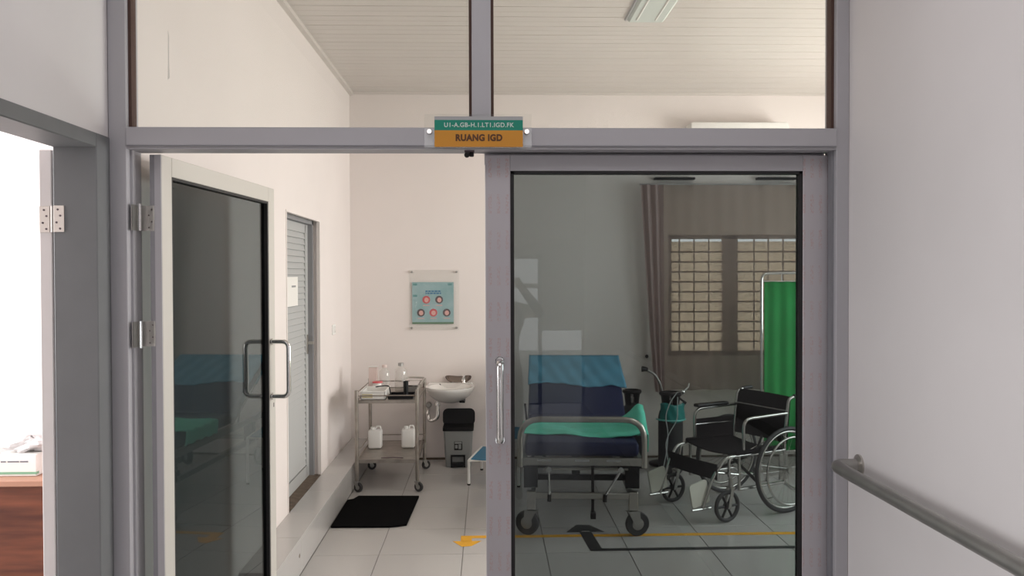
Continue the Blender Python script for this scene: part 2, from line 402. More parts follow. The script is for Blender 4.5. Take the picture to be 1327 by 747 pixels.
# side room
struct('wall_side_room', bx(bx(bx(BX(-5.0, SX-.13, 4.55, 4.7, 0, 2.95), -4.3, -4.15, .5, 1.6, 0, 2.9), -4.3, -4.15, 3.95, 4.6, 0, 2.9), -4.3, SX-.135, .4, .52, 0, 2.9), W['wall_side'], label='brightly lit white wall of the side room at far left', cat='wall')
struct('wall_side_room_inner', BX(SX-.155, SX-.135, 2.85, 4.6, 0, 2.95), W['wall_side'], label='side room wall behind the opened door', cat='wall')
# outside ground
struct('ground', BX(-14, 16, -14, 20, -.3, -.13), W['outside'], label='ground outside the building', cat='ground')

# side doorway frame (door_3) and its leaf folded right back into the side room
d3 = thing('door_3', 'grey framed side doorway at far left with its pale door folded back', 'door', (-1.34, 2.76, 0)); d3['kind'] = 'structure'
bm = NB(); bx(bm, SX-.135, SX+.006, 2.752, 2.849, 0, 2.135, .003); obj('jamb', bm, W['greydoor'], d3)
obj('jamb', BX(SX-.135, SX+.006, 1.70, 1.752, 0, 2.135, .003), W['greydoor'], d3)
obj('lintel', BX(SX-.135, SX+.006, 1.752, 2.752, 2.088, 2.135, .003), W['greydoor'], d3)
leaf = obj('door_leaf', BX(SX-.192, SX-.150, 2.775, 3.66, .01, 2.083, .003), W['greydoor_l'], d3); leaf['label'] = 'pale door leaf seen edge on'
for zc in (1.855, .35):
    h = obj('hinge', bx(BX(SX-.190, SX-.156, 2.771, 2.776, zc-.043, zc+.043, .001), SX-.132, SX-.098, 2.748, 2.753, zc-.043, zc+.043, .001), W['steelplate'], d3)
    bm = NB()
    for i, (dx, dz) in enumerate(((-.174, .03), (-.166, .01), (-.178, -.012), (-.167, -.032))):
        lathe(bm, [(.0035, -.001), (.0035, .0005)], (SX+dx, 2.7705, zc+dz), 'y', 8)
        lathe(bm, [(.0035, -.001), (.0035, .0005)], (SX+dx+.056, 2.7475, zc+dz), 'y', 8)
    obj('screws', bm, W['darkprint'], h)
    obj('knuckle', TB([(SX-.144, 2.765, zc-.043), (SX-.144, 2.765, zc+.043)], .0055), W['steelplate'], h)

# ---------------------------------------------------------------- partition frame
PF0, PF1 = 2.85, 2.95
pf = thing('partition_frame', 'grey aluminium frame dividing corridor and room, with header and mullion', 'partition', (0, 2.9, 0)); pf['kind'] = 'structure'
bm = NB(); bx(bm, SX, -1.215, PF0, PF1, 0, 2.86, .002); bx(bm, -1.216, -1.207, PF0+.03, PF1, 0, 2.10); obj('post', bm, W['alu'], pf)
bm = NB(); bx(bm, 1.205, 1.25, PF0, PF1, 0, 2.86, .002); obj('post', bm, W['alu'], pf)
obj('stop_strip', BX(1.196, 1.206, PF0+.02, PF0+.05, 0, 2.10), W['alu_dark'], pf)
bm = NB(); bx(bm, -1.215, 1.205, PF0-.006, PF1, 2.108, 2.170, .002); bx(bm, -1.215, 1.205, PF0+.001, PF1, 2.097, 2.110); obj('header_bar', bm, W['alu'], pf)
obj('groove', BX(-1.21, 1.2, PF0-.0065, PF0-.004, 2.1065, 2.1095), W['alu_dark'], pf)
obj('mullion', BX(-.052, .013, PF0, PF1, 2.170, 2.80, .002), W['alu'], pf)
obj('stop_strip', BX(-.01, 1.205, 2.955, 2.975, 2.06, 2.11), W['alu'], pf)  # unseen strip added to block the light gap above the closed leaf
obj('head_rail', BX(-1.215, 1.205, PF0, PF1, 2.80, 2.86, .002), W['alu'], pf)
def transom(n, x0, x1, lab):
    t = thing('window_%d' % n, lab, 'window', ((x0+x1)/2, 2.9, 2.17)); t['kind'] = 'structure'
    obj('glass_pane', BX(x0+.002, x1-.002, 2.897, 2.903, 2.172, 2.798), W['g_clear'], t)
    b = .010
    obj('gasket', bx(BX(x0, x0+b, 2.872, 2.912, 2.17, 2.80), x1-b, x1, 2.872, 2.912, 2.17, 2.80), W['gap_brown'], t)
transom(1, -1.215, -.052, 'clear transom pane left of the mullion over the open door')
transom(2, .013, 1.205, 'clear transom pane right of the mullion over the closed door')

# pull handle (D shape) in the YZ/XZ plane
def pull(parent, p, out, zc=1.225, L=.285, proj=.075, r=.0105, name='handle'):
    p = Vector(p); out = Vector(out)
    P = [p+Vector((0, 0, L/2-r)), p+out*proj+Vector((0, 0, L/2-r)), p+out*proj-Vector((0, 0, L/2-r)), p-Vector((0, 0, L/2-r))]
    h = obj(name, TB([q+Vector((0, 0, zc)) for q in P], r, 14, rad=.032), W['chrome'], parent, local=True, smooth='auto')
    bm = NB()
    for s in (1, -1):
        c = p+Vector((0, 0, zc+s*(L/2-r)))
        tube(bm, [c, c+out*.006], .017, 14)
    obj('rosette', bm, W['chrome'], h, local=True)
    return h
# right leaf (closed)
LY0, LY1 = 2.915, 2.953
d2 = thing('door_2', 'closed aluminium door with dark tinted glass and pull handle on the right', 'door', (.6, 2.935, 0)); d2['kind'] = 'structure'
LX0, LX1 = -.008, 1.203
gx0, gx1, gz1 = .082, 1.112, 2.030
s_ = obj('stile', BX(LX0, gx0-.002, LY0, LY1, .012, 2.088, .002), W['film'], d2)
obj('stile', BX(gx1+.002, LX1, LY0, LY1, .012, 2.088, .002), W['film'], d2)
obj('top_rail', BX(gx0-.002, gx1+.002, LY0, LY1, gz1+.002, 2.088, .002), W['alu_lit'] if 0 else W['alu'], d2)
obj('bottom_rail', BX(gx0-.002, gx1+.002, LY0, LY1, .012, .11, .002), W['alu'], d2)
b = .011
obj('gasket', bx(bx(bx(BX(gx0-.002, gx0+b, LY0+.003, LY1-.003, .11, gz1+.002), gx1-b, gx1+.002, LY0+.003, LY1-.003, .11, gz1+.002), gx0, gx1, LY0+.003, LY1-.003, gz1-b+.003, gz1+.002), gx0, gx1, LY0+.003, LY1-.003, .108, .12), W['gasket'], d2)
obj('glass_pane', BX(gx0+.002, gx1-.002, 2.931, 2.937, .112, gz1), W['g_tint'], d2)
HX = at(648, 520, 2.86).x
h = pull(d2, (HX-.6, LY0-2.935, 0), (0, -1, 0), zc=1.228, L=.30, proj=.055, r=.012)
h2 = pull(d2, (HX-.6, LY1-2.935, 0), (0, 1, 0), zc=1.228, L=.30, proj=.055, r=.012)
# left leaf, open 90 deg into the room: local x along leaf from the hinge, local y = thickness
LEN = 1.155
ang = math.atan2(4.055-2.925, -1.036-(-1.128))
d1 = thing('door_1', 'open aluminium door with dark glass, swung into the room on the left', 'door', (-1.168, 2.925, 0), ang); d1['kind'] = 'structure'
TH = .042  # leaf occupies local y -TH..0 (y=-TH is the side facing the opening)
yb0, yb1 = -TH, 0
def L1(name, m, *a, **k): return obj(name, BX(*a, **k), m, d1, local=True)
o = L1('stile', W['alu_lit'], 0, .078, yb0, yb1, .012, 2.088, bev=.002)
L1('edge_strip', W['alu'], -.003, .0005, yb0+.001, yb1-.018, .012, 2.088)
L1('edge_groove', W['alu_dark'], -.0015, .0005, yb1-.018, yb1-.001, .012, 2.088)
L1('stile', W['alu_lit'], LEN-.078, LEN, yb0, yb1, .012, 2.088, bev=.002)
L1('top_rail', W['alu_lit'], .078, LEN-.078, yb0, yb1, 2.02, 2.088, bev=.002)
L1('bottom_rail', W['alu_lit'], .078, LEN-.078, yb0, yb1, .012, .11, bev=.002)
bm = NB()
for a in ((.076, .09, .11, 2.022), (LEN-.09, LEN-.076, .11, 2.022)): bx(bm, a[0], a[1], yb0+.003, yb1-.003, a[2], a[3])
bx(bm, .078, LEN-.078, yb0+.003, yb1-.003, 2.010, 2.022); bx(bm, .078, LEN-.078, yb0+.003, yb1-.003, .108, .12)
obj('gasket', bm, W['gasket'], d1, local=True)
L1('glass_pane', W['g_tint'], .08, LEN-.08, -.024, -.018, .112, 2.02)
L1('keyhole', W['darkprint'], LEN-.03, LEN-.022, yb0-.001, yb0+.001, 1.035, 1.055)
L1('top_pin', W['darkprint'], LEN-.004, LEN+.006, yb0+.01, yb0+.03, 2.055, 2.07)
pull(d1, (LEN-.06, yb0, 0), (0, -1, 0), zc=1.222, L=.285, proj=.085, r=.0115)
pull(d1, (LEN-.06, yb1, 0), (0, 1, 0), zc=1.222, L=.285, proj=.085, r=.0115)
for zc in (1.868, 1.468, .3):
    hg = obj('hinge', bx(BX(-1.2065, -1.2045, 2.862, 2.925, zc-.044, zc+.044), -1.205, -1.152, 2.922, 2.925, zc-.044, zc+.044), W['steel_dull'], None)
    loc = Vector(hg.location); hg.parent = d1; hg.matrix_parent_inverse = Matrix.Identity(4)
    hg.matrix_local = (Matrix.Translation(d1.location) @ Matrix.Rotation(ang, 4, 'Z')).inverted() @ Matrix.Translation(loc)
    kb = NB(); tube(kb, [(-.003, -.02, -.001), (-.003, -.02, .09)], .006)
    kn = obj('knuckle', kb, W['chrome'], hg, local=True)
    bm = NB()
    for dx, dz in ((.018, .074), (.008, .054), (.018, .032), (.008, .012)): lathe(bm, [(.003, -.001), (.003, .0005)], (dx, .0295, dz), 'y', 8)
    obj('screws', bm, W['darkprint'], hg, local=True)
# floor-less latch keeper under the header
lk = thing('door_catch', 'small dark catch under the header below the sign', 'catch', (-.061, 2.88, 2.08))
obj('catch_plate', BX(-.078, -.044, 2.868, 2.892, 2.091, 2.0975), W['darkprint'], lk)
obj('roller', bx(LT([(.008, -.012), (.010, 0), (.008, .012)], (-.070, 2.88, 2.082), 'y', 10), -.062, -.046, 2.872, 2.888, 2.076, 2.0915, .003), W['gasket'], lk)

# louvred door (door_4) in the left wall
d4 = thing('door_4', 'grey louvred door set back in the left wall above the ledge', 'door', (-1.3, 5.65, .2)); d4['kind'] = 'structure'
DX = -1.315
bm = NB(); bx(bm, DX-.06, XL-.045, DY0, DY0+.035, .19, DZ); bx(bm, DX-.06, XL-.045, DY1-.035, DY1, .19, DZ); bx(bm, DX-.06, XL-.045, DY0, DY1, DZ-.035, DZ)
obj('door_frame', bm, mat('mid_grey_frame', (.27, .27, .28), .5), d4)
bm = NB(); bx(bm, DX-.035, DX, DY0+.035, DY0+.115, .205, DZ-.037); bx(bm, DX-.035, DX, DY1-.115, DY1-.035, .205, DZ-.037)
bx(bm, DX-.035, DX, DY0+.1, DY1-.1, DZ-.10, DZ-.037); bx(bm, DX-.035, DX, DY0+.1, DY1-.1, .205, .29); bx(bm, DX-.035, DX-.03, DY0+.1, DY1-.1, .25, DZ-.05)
W['louver'] = mat('louvre_grey', (.44, .445, .44), .5)
obj('door_leaf', bm, W['louver'], d4)
bm = NB(); z = .30
while z < DZ-.12:
    v = [bm.verts.new(p) for p in ((DX-.012, DY0+.115, z+.041), (DX-.012, DY1-.115, z+.041), (DX-.002, DY1-.115, z), (DX-.002, DY0+.115, z), (DX-.006, DY0+.115, z-.003), (DX-.006, DY1-.115, z-.003))]
    bm.faces.new((v[0], v[1], v[2], v[3])); bm.faces.new((v[3], v[2], v[5], v[4])); z += .043
sl = obj('slat', bm, W['louver'], d4); sl['kind'] = 'stuff'
obj('door_handle', bx(BX(DX, DX+.008, DY1-.09, DY1-.055, 1.10, 1.24), DX+.008, DX+.05, DY1-.085, DY1-.065, 1.17, 1.19), W['steel'], d4)
obj('sill', BX(DX-.06, XL-.002, DY0, DY1, .185, .203), W['brown'], d4)
# rough plaster lip round the doorway
bm = NB(); pts = []
n = 24
for i in range(n): pts.append((DY0-.005+random.uniform(-.006, .006), .2+(DZ-.2)*i/(n-1)))
for i in range(12): pts.append((DY0+(DY1-DY0)*i/11, DZ+.004+random.uniform(-.007, .007)))
for i in range(n): pts.append((DY1+.008+random.uniform(-.008, .008), DZ-(DZ-.2)*i/(n-1)))
inn = [(DY1-.012, .2), (DY1-.012, DZ-.012), (DY0+.012, DZ-.012), (DY0+.012, .2)]
prism(bm, pts+inn, YZ, XL-.02, XL+.004)
struct('trim_4', bm, W['wall_room'], label='rough plaster lip around the louvred doorway', cat='trim')
nt_ = thing('paper_notice', 'white paper notice taped to the grey louvred door', 'notice', (DX+.004, 5.34, 1.48))
obj('sheet', BX(DX+.001, DX+.003, 5.50, 5.80, 1.463, 1.66), W['paper'], nt_)
bm = NB(); random.seed(3)
yy = 5.62
while yy < 5.74: ww = random.uniform(.008, .016); bx(bm, DX+.003, DX+.0034, yy, yy+ww, 1.59, 1.602); yy += ww+.004
obj('printed_line', bm, W['paperprint'], nt_)
sw = thing('light_switch', 'small white light switch on the left wall past the louvred door', 'switch', (XL, 6.7, 1.236))
obj('switch_plate', BX(XL, XL+.008, 6.64, 6.76, 1.196, 1.278, .003), W['white'], sw)
obj('rocker', BX(XL+.008, XL+.013, 6.675, 6.725, 1.212, 1.262, .002), W['ceramic'], sw)

# ================================================================ SIGN
sg = thing('door_sign', 'acrylic sign plate on the header with green and orange strips', 'sign', (-.03, 2.83, 2.09))
obj('acrylic_plate', BX(-.212, .150, 2.832, 2.8355, 2.090, 2.213), W['g_acryl'], sg)
obj('grey_strip', BX(-.178, .121, 2.829, 2.832, 2.193, 2.205), W['signgrey'], sg)
obj('green_strip', BX(-.178, .121, 2.829, 2.832, 2.158, 2.193), W['signgreen'], sg)
obj('orange_strip', BX(-.178, .121, 2.829, 2.832, 2.102, 2.158), W['orange'], sg)
text_obj('white_lettering', 'U1-A.GB-H.1.LT1.IGD.FK', .021, W['letter_white'], sg, (-.028, 2.8286, 2.1755), (R(90), 0, 0), width=.236, bold=.0004, space=1.1)
text_obj('dark_lettering', 'RUANG IGD', .030, W['letter_dark'], sg, (-.028, 2.8286, 2.132), (R(90), 0, 0), width=.158, bold=.0015, space=1.08)
for x in (-.195, .134):
    obj('standoff', LT([(.010, 0), (.010, -.006), (.008, -.012)], (x, 2.832, 2.153), 'y', 16), W['chrome'], sg)
    obj('standoff_barrel', TB([(x, 2.832, 2.153), (x, 2.846, 2.153)], .006), W['chrome'], sg)

# ================================================================ POSTER on back wall
po = thing('wall_poster', 'pale blue hand hygiene poster in clear acrylic plate on back wall', 'poster', (-.48, YB, 1.17))
a, b_ = at(530, 350, YB-.02), at(595, 428, YB-.02)
obj('acrylic_plate', BX(a.x, b_.x, YB-.022, YB-.018, b_.z, a.z), W['g_acryl'], po)
c, d = at(534, 366, YB-.012), at(588, 420, YB-.012)
obj('poster_sheet', BX(c.x, d.x, YB-.012, YB-.010, d.z, c.z), W['posterbg'], po)
w_, h_ = d.x-c.x, c.z-d.z
def pp(u, v): return c.x+u*w_, c.z-v*h_
bm = NB(); random.seed(5)
for v, u0, u1 in ((.20, .32, .70), (.25, .32, .70)):
    u = u0
    while u < u1:
        du = random.uniform(.03, .07); x0, z0 = pp(u, v); x1, z1 = pp(min(u+du, u1), v+.035); bx(bm, x0, x1, YB-.0128, YB-.012, z1, z0); u += du+.015
obj('heading', bm, W['posterblue'], po)
x0, z0 = pp(0, .955); x1, z1 = pp(1, 1); obj('bottom_band', BX(x0, x1, YB-.0128, YB-.012, z1, z0), W['postergreen'], po)
W['pmark'] = mat('poster_mark', (.12, .30, .30), .6)
for u, v in ((.02, .03), (.86, .03), (.02, .30)): x0, z0 = pp(u, v); obj('corner_mark', BX(x0, x0+.10*w_, YB-.0126, YB-.012, z0-.05*h_, z0), W['pmark'], po)
for i, (u, v, cc) in enumerate(((.34, .42, 'red'), (.65, .42, 'darkprint'), (.21, .73, 'darkprint'), (.51, .73, 'red'), (.83, .73, 'darkprint'))):
    cx, cz = pp(u, v); rr = .085*w_*1.12
    ic = obj('icon', prism(NB(), disc2(cx, cz, rr, 18), XZ, YB-.0128, YB-.012), W[cc], po)
    bm = NB(); prism(bm, disc2(cx+.002, cz-.002, rr*.62, 12, .9), XZ, YB-.0134, YB-.0128)
    obj('icon_hands', bm, W['pink'], ic)
    bm = NB(); bx(bm, cx-rr*.8, cx+rr*.8, YB-.0126, YB-.012, cz-rr*1.55, cz-rr*1.35); obj('caption', bm, W['pink'], po)
for x, z in ((a.x+.022, a.z-.02), (b_.x-.022, a.z-.02), (a.x+.022, b_.z+.02), (b_.x-.022, b_.z+.02)):
    obj('standoff', LT([(.010, 0), (.010, -.018), (.006, -.022)], (x, YB-.006, z), 'y', 12), W['steel_dull'], po)

# ================================================================ FLOOR MARKS and mat
m_ = [(-1.04, 5.509), (-.66, 5.50), (-.60, 5.515), (-.545, 5.541), (-.521, 6.253), (-.975, 6.273), (-1.0, 6.19), (-1.04, 6.16)]
bm = NB(); prism(bm, m_, XY, .0005, .013)
tag(obj('floor_mat', bm, W['mat']), 'black bristle doormat on the white tiles beside the ledge', 'mat')
fm = thing('floor_arrow', 'yellow floor tape line ending in an arrow at the open door', 'floor marking', (-.1, 5.2, 0))
bm = NB(); bx(bm, -.175, 4.1, 5.262, 5.312, .0002, .0012); bx(bm, -.175, -.105, 5.20, 5.262, .0002, .0012); obj('tape_line', bm, W['yellow'], fm)
bm = NB(); prism(bm, [(-.225, 5.205), (-.045, 5.205), (-.105, 5.11), (-.165, 5.10)], XY, .0002, .0012); obj('arrow_head', bm, W['yellow'], fm)
fb = thing('floor_arrow', 'black floor tape line with an arrowhead pointing under the bed', 'floor marking', (.63, 5.2, 0))
bm = NB(); prism(bm, [(.615, 4.985), (4.1, 5.0), (4.1, 5.045), (.69, 5.03), (.665, 5.36), (.588, 5.36)], XY, .0014, .0024); obj('tape_line', bm, W['blacktape'], fb)
bm = NB(); prism(bm, [(.505, 5.36), (.60, 5.36), (.607, 5.385), (.655, 5.385), (.66, 5.36), (.75, 5.36), (.67, 5.51), (.585, 5.515)], XY, .0014, .0024); obj('arrow_head', bm, W['blacktape'], fb)

# ================================================================ TROLLEY
def caster(parent, x, y, r, local=False, sw_=0, wheel=None, fork=None, w_=.022, rubber=True):
    c = obj('caster', NBfork(x, y, r, sw_, w_), fork or W['steel_dull'], parent, local=local)
    ca, sa = math.cos(sw_), math.sin(sw_); off = .35*r
    bm = NB(); lathe(bm, [(r*.45, -w_/2), (r*.93, -w_/2), (r, -w_*.3), (r, w_*.3), (r*.93, w_/2), (r*.45, w_/2)], (0, 0, 0), 'y', 20)
    bmesh.ops.transform(bm, matrix=Matrix.Translation((x+off*ca, y+off*sa, r)) @ Matrix.Rotation(sw_, 4, 'Z'), verts=bm.verts)
    obj('wheel', bm, wheel or W['rubber'], c, local=local, smooth='auto')
    bm = NB(); lathe(bm, [(r*.2, -w_*.6), (r*.5, -w_*.52), (r*.5, w_*.52), (r*.2, w_*.6)], (0, 0, 0), 'y', 14)
    bmesh.ops.transform(bm, matrix=Matrix.Translation((x+off*ca, y+off*sa, r)) @ Matrix.Rotation(sw_, 4, 'Z'), verts=bm.verts)
    obj('wheel_hub', bm, fork or W['steel_dull'], c, local=local)
    return c
def NBfork(x, y, r, sw_, w_):
    bm = NB(); off = .35*r
    for s in (-1, 1):
        prism(bm, [(-r*.5, 2.05*r), (r*.5, 2.05*r), (off+r*.22, r*.8), (off-r*.22, r*.8)], XZ, s*(w_*.62), s*(w_*.62+.003))
    bx(bm, -r*.55, r*.55, -w_*.7, w_*.7, 2.03*r, 2.03*r+.004)
    lathe(bm, [(.010, 2.03*r), (.010, 2.03*r+.022)], (0, 0, 0), 'z', 10)
    bmesh.ops.transform(bm, matrix=Matrix.Translation((x, y, 0)) @ Matrix.Rotation(sw_, 4, 'Z'), verts=bm.verts)
    return bm
TX0, TX1, TY0, TY1 = -1.012, -.548, 6.43, 7.17
tr = thing('trolley', 'stainless steel two-shelf instrument trolley on casters beside the ledge', 'trolley', (-.78, 6.8, 0))
for x in (TX0, TX1):
    for yv in (TY0, TY1):
        obj('post', TB([(x, yv, .085), (x, yv, .785)], .0145, 12), W['bronze'], tr, smooth='auto')
        caster(tr, x, yv, .037, sw_=R(random.choice((10, -30, 25))))
for z in (.705, .245):
    bm = NB(); bx(bm, TX0, TX1, TY0, TY1, z-.004, z); bx(bm, TX0, TX1, TY0-.004, TY0+.004, z-.022, z+.004); bx(bm, TX0, TX1, TY1-.004, TY1+.004, z-.022, z+.004)
    bx(bm, TX0-.004, TX0+.004, TY0, TY1, z-.022, z+.004); bx(bm, TX1-.004, TX1+.004, TY0, TY1, z-.022, z+.004); obj('shelf', bm, W['bronze'], tr)
for z in (.762, .30):
    for P, Q in (((TX0, TY0, z), (TX0, TY1, z)), ((TX1, TY0, z), (TX1, TY1, z)), ((TX0, TY1, z), (TX1, TY1, z))): obj('guard_rail', TB([P, Q], .005, 8), W['bronze'], tr)
obj('guard_rail', TB([(TX0, TY0, .742), (TX1, TY0, .742)], .005, 8), W['bronze'], tr)
obj('push_handle', TB([(TX1, TY0+.3, .785), (TX1+.0, TY1+.03, .785), (TX1-.16, TY1+.03, .79), (TX1-.16, TY0+.45, .79)], .007, 8, rad=.04), W['steel'], tr)
SH = .705
def bottle(name, label, cat, x, y, z, r, h, m, capm, neck=.35, sy=1, group=None):
    t = thing(name, label, cat, (x, y, z), group=group)
    obj('bottle_body', LT([(r*.9, 0), (r, .008), (r, h*.68), (r*.9, h*.76), (r*neck, h*.88), (r*neck, h*.93)], (x, y, z), n=18, sy=sy), m, t, smooth='auto')
    obj('cap', LT([(r*neck*1.25, h*.90), (r*neck*1.25, h), (r*neck, h*1.005)], (x, y, z), n=14), capm, t)
    return t
tb = thing('plastic_tray', 'white plastic tray with a yellowish label at front of the trolley', 'tray', (-.90, 6.6, SH))
bm = NB(); x0, x1, y0, y1 = -.985, -.80, 6.47, 6.78
for a in ((x0, x1, y0, y1, 0, .004), (x0, x0+.004, y0, y1, 0, .065), (x1-.004, x1, y0, y1, 0, .065), (x0, x1, y0, y0+.004, 0, .065), (x0, x1, y1-.004, y1, 0, .065)): bx(bm, a[0], a[1], a[2], a[3], SH+a[4], SH+a[5])
bx(bm, x0-.006, x1+.006, y0-.006, y0+.004, SH+.06, SH+.067); bx(bm, x0-.006, x0+.004, y0, y1, SH+.06, SH+.067); bx(bm, x1-.004, x1+.006, y0, y1, SH+.06, SH+.067)
obj('tray_body', bm, W['white'], tb)
obj('label_strip', BX(x0+.01, x0+.09, y0-.0015, y0+.001, SH+.015, SH+.045), mat('yellowish_label', (.62, .55, .35), .6), tb)
W['pinkish'] = mat('pinkish_white_plastic', (.70, .58, .54), .45)
t = thing('carton', 'small pinkish box standing at left rear of the trolley top', 'box', (-.95, 6.93, SH))
obj('carton_body', BX(-.985, -.915, 6.90, 6.96, SH, SH+.205, .004), W['pinkish'], t); obj('carton_lid', BX(-.987, -.913, 6.898, 6.962, SH+.205, SH+.212, .002), W['white'], t)
bottle('bottle', 'clear-white plastic bottle in the middle of the trolley top', 'bottle', -.855, 6.9, SH, .045, .225, W['clearbottle'], W['pinkish'])
bottle('bottle', 'large translucent white bottle at right rear of the trolley top', 'bottle', -.725, 6.95, SH, .052, .235, W['clearbottle'], W['steel_dull'])
bottle('antiseptic_jar', 'low jar with red lid behind the white tray', 'jar', -.905, 6.84, SH, .035, .095, W['white'], W['red'], neck=.95)
tag(obj('black_cable', TB([(-.90, 6.70, .775), (-.87, 6.72, .778), (-.82, 6.74, .779), (-.795, 6.72, .775), (-.785, 6.69, .75), (-.78, 6.68, .711)], .005, 8, rad=.02), W['black']), 'short black hooked cord hanging over the white tray', 'cord')
t = thing('black_cup', 'black cylindrical cup on the right side of the trolley top', 'cup', (-.652, 6.62, SH))
bm = NB(); lathe(bm, [(.018, .02), (.021, .118), (.018, .118), (.015, .025)], (-.652, 6.62, SH+.006), n=18); obj('cup_body', bm, W['black'], t); obj('cup_foot', LT([(.023, 0), (.023, .006), (.018, .02)], (-.652, 6.62, SH+.006), n=18), W['black'], t)
t = thing('black_tray', 'shallow black tray under the cup on the trolley', 'tray', (-.68, 6.6, SH))
obj('tray_base', BX(-.78, -.585, 6.50, 6.72, SH+.0005, SH+.006), W['black'], t); bm = NB()
for a in ((-.78, -.585, 6.50, 6.504), (-.78, -.585, 6.716, 6.72), (-.78, -.776, 6.5, 6.72), (-.589, -.585, 6.5, 6.72)): bx(bm, *a, SH+.006, SH+.025)
obj('tray_rim', bm, W['black'], t)
t = thing('steel_box', 'stainless steel instrument box at right rear of the trolley top', 'box', (-.64, 6.95, SH))
obj('box_body', BX(-.66, -.575, 6.80, 7.10, SH, SH+.055, .004), W['steel'], t); obj('box_lid', BX(-.664, -.571, 6.796, 7.104, SH+.055, SH+.072, .004), W['chrome'], t)
def can(x, y, lab):
    t = thing('jerry_can', lab, 'can', (x, y, .245), group='white cans on the trolley lower shelf')
    obj('can_body', BX(x-.055, x+.055, y-.045, y+.045, .2455, .40, .016, seg=3), W['white'], t, smooth='auto')
    obj('can_cap', LT([(.018, 0), (.018, .02)], (x-.02, y, .40), n=14), W['white'], t)
    obj('can_handle', TB([(x+.0, y, .398), (x+.01, y, .425), (x+.04, y, .425), (x+.048, y, .39)], .007, 8, rad=.01), W['white'], t)
can(-.93, 6.88, 'white jerry can at the left on the trolley lower shelf'); can(-.66, 6.9, 'white jerry can at the right on the trolley lower shelf')
tag(obj('forceps', TB([(-.83, 6.47, .252), (-.74, 6.475, .255), (-.66, 6.47, .251)], .004, 6), W['darkprint']), 'thin dark instrument lying at lower shelf front edge', 'tool')

# ================================================================ SINK
SKX, SKZ = -.335, .755
sk = thing('wash_basin', 'white ceramic wall basin with drain pipe under the kidney dish', 'sink', (SKX, YB, .6))
bm = NB(); n = 28
def ell(rx, ry, z, cy): 
    out = []
    for k in range(n):
        a = 2*math.pi*k/n; yy = cy+ry*math.sin(a); out.append((SKX+rx*math.cos(a), min(yy, YB-.003), z))
    return out
rings = [ell(.06, .06, .545, 7.36), ell(.12, .12, .565, 7.34), ell(.18, .20, .62, 7.31), ell(.212, .24, .668, 7.30), ell(.218, .25, .688, 7.30), ell(.216, .25, .698, 7.30), ell(.19, .20, .697, 7.28), ell(.17, .17, .655, 7.28), ell(.10, .10, .61, 7.28), ell(.02, .02, .60, 7.28)]
RV = [[bm.verts.new(p) for p in r_] for r_ in rings]
for A, B in zip(RV, RV[1:]):
    for k in range(n): bm.faces.new((A[k], A[(k+1) % n], B[(k+1) % n], B[k]))
bm.faces.new(RV[0][::-1]); bm.faces.new(RV[-1]); obj('basin', bm, W['ceramic'], sk, smooth='auto')
obj('back_ledge', BX(SKX-.20, SKX+.20, YB-.09, YB-.001, .655, .704, .01, seg=2), W['ceramic'], sk)
obj('overflow_hole', LT([(.010, 0), (.010, -.002)], (at(570, 501, 7.46).x, 7.449, .690), 'y', 12), W['gasket'], sk)
obj('bracket', BX(-.25, -.20, 7.22, 7.50, .56, .577, .004), W['black'], sk)
fx = at(601, 495, 7.44).x
f = obj('faucet', LT([(.020, .703), (.018, .713), (.013, .72), (.013, .765), (.015, .77), (.010, .777)], (fx, 7.46, 0), n=14), W['chrome'], sk, smooth='auto')
obj('spout', TB([(fx, 7.46, .755), (fx-.005, 7.40, .76), (fx-.01, 7.35, .74)], .008, 10, rad=.02), W['chrome'], f, smooth='auto')
obj('drain_pipe', TB([(SKX-.11, 7.36, .555), (SKX-.11, 7.36, .40), (SKX-.19, 7.38, .37), (SKX-.20, 7.40, .46), (SKX-.20, YB-.002, .47)], .017, 12, rad=.05), W['chrome'], sk, smooth='auto')
obj('drain_nut', LT([(.028, .545), (.028, .52), (.022, .515)], (SKX-.11, 7.36, 0), n=14), W['chrome'], sk)
obj('valve', LT([(.024, 0), (.028, -.02), (.018, -.035)], (SKX-.20, YB-.002, .50), 'y', 14), W['steel_dull'], sk)
# kidney dish leaning on the wall
kd = thing('kidney_dish', 'brown-rimmed kidney-shaped steel dish leaning on wall above the basin', 'dish', (-.27, YB, .72))
a, b_ = at(577, 484, 7.48), at(611, 498, 7.48); cx, cz = (a.x+b_.x)/2, (a.z+b_.z)/2+.002; wx, hz = (b_.x-a.x)/2, (a.z-b_.z)/2
def kid(sc):
    out = []
    for k in range(28):
        t_ = 2*math.pi*k/28; c_, s_n = math.cos(t_), math.sin(t_)
        u = c_*wx*sc; th = hz*.70*sc*(1+.25*c_*c_)*s_n
        out.append((cx+u, cz-hz*.30+hz*.55*(c_*c_)+th))
    return out
bm = NB(); A = [[bm.verts.new((u, yv, v)) for u, v in kid(s)] for s, yv in ((.86, 7.525), (1, 7.49), (.93, 7.488), (.80, 7.515))]
for i, (P, Q) in enumerate(zip(A, A[1:])):
    for k in range(28): bm.faces.new((P[k], P[(k+1) % 28], Q[(k+1) % 28], Q[k])).material_index = 1 if i == 1 else 0
bm.faces.new(A[0][::-1]); bm.faces.new(A[-1]); obj('dish_body', bm, [mat('dish_inside', (.34, .27, .23), .35, .4), mat('dish_rim', (.06, .035, .03), .4)], kd)
for x_, in ((cx-.05,), (cx+.05,)): obj('support_peg', TB([(x_, 7.47, cz-hz*.7), (x_, YB-.002, cz-hz*.7)], .004, 6), W['steel_dull'], kd)

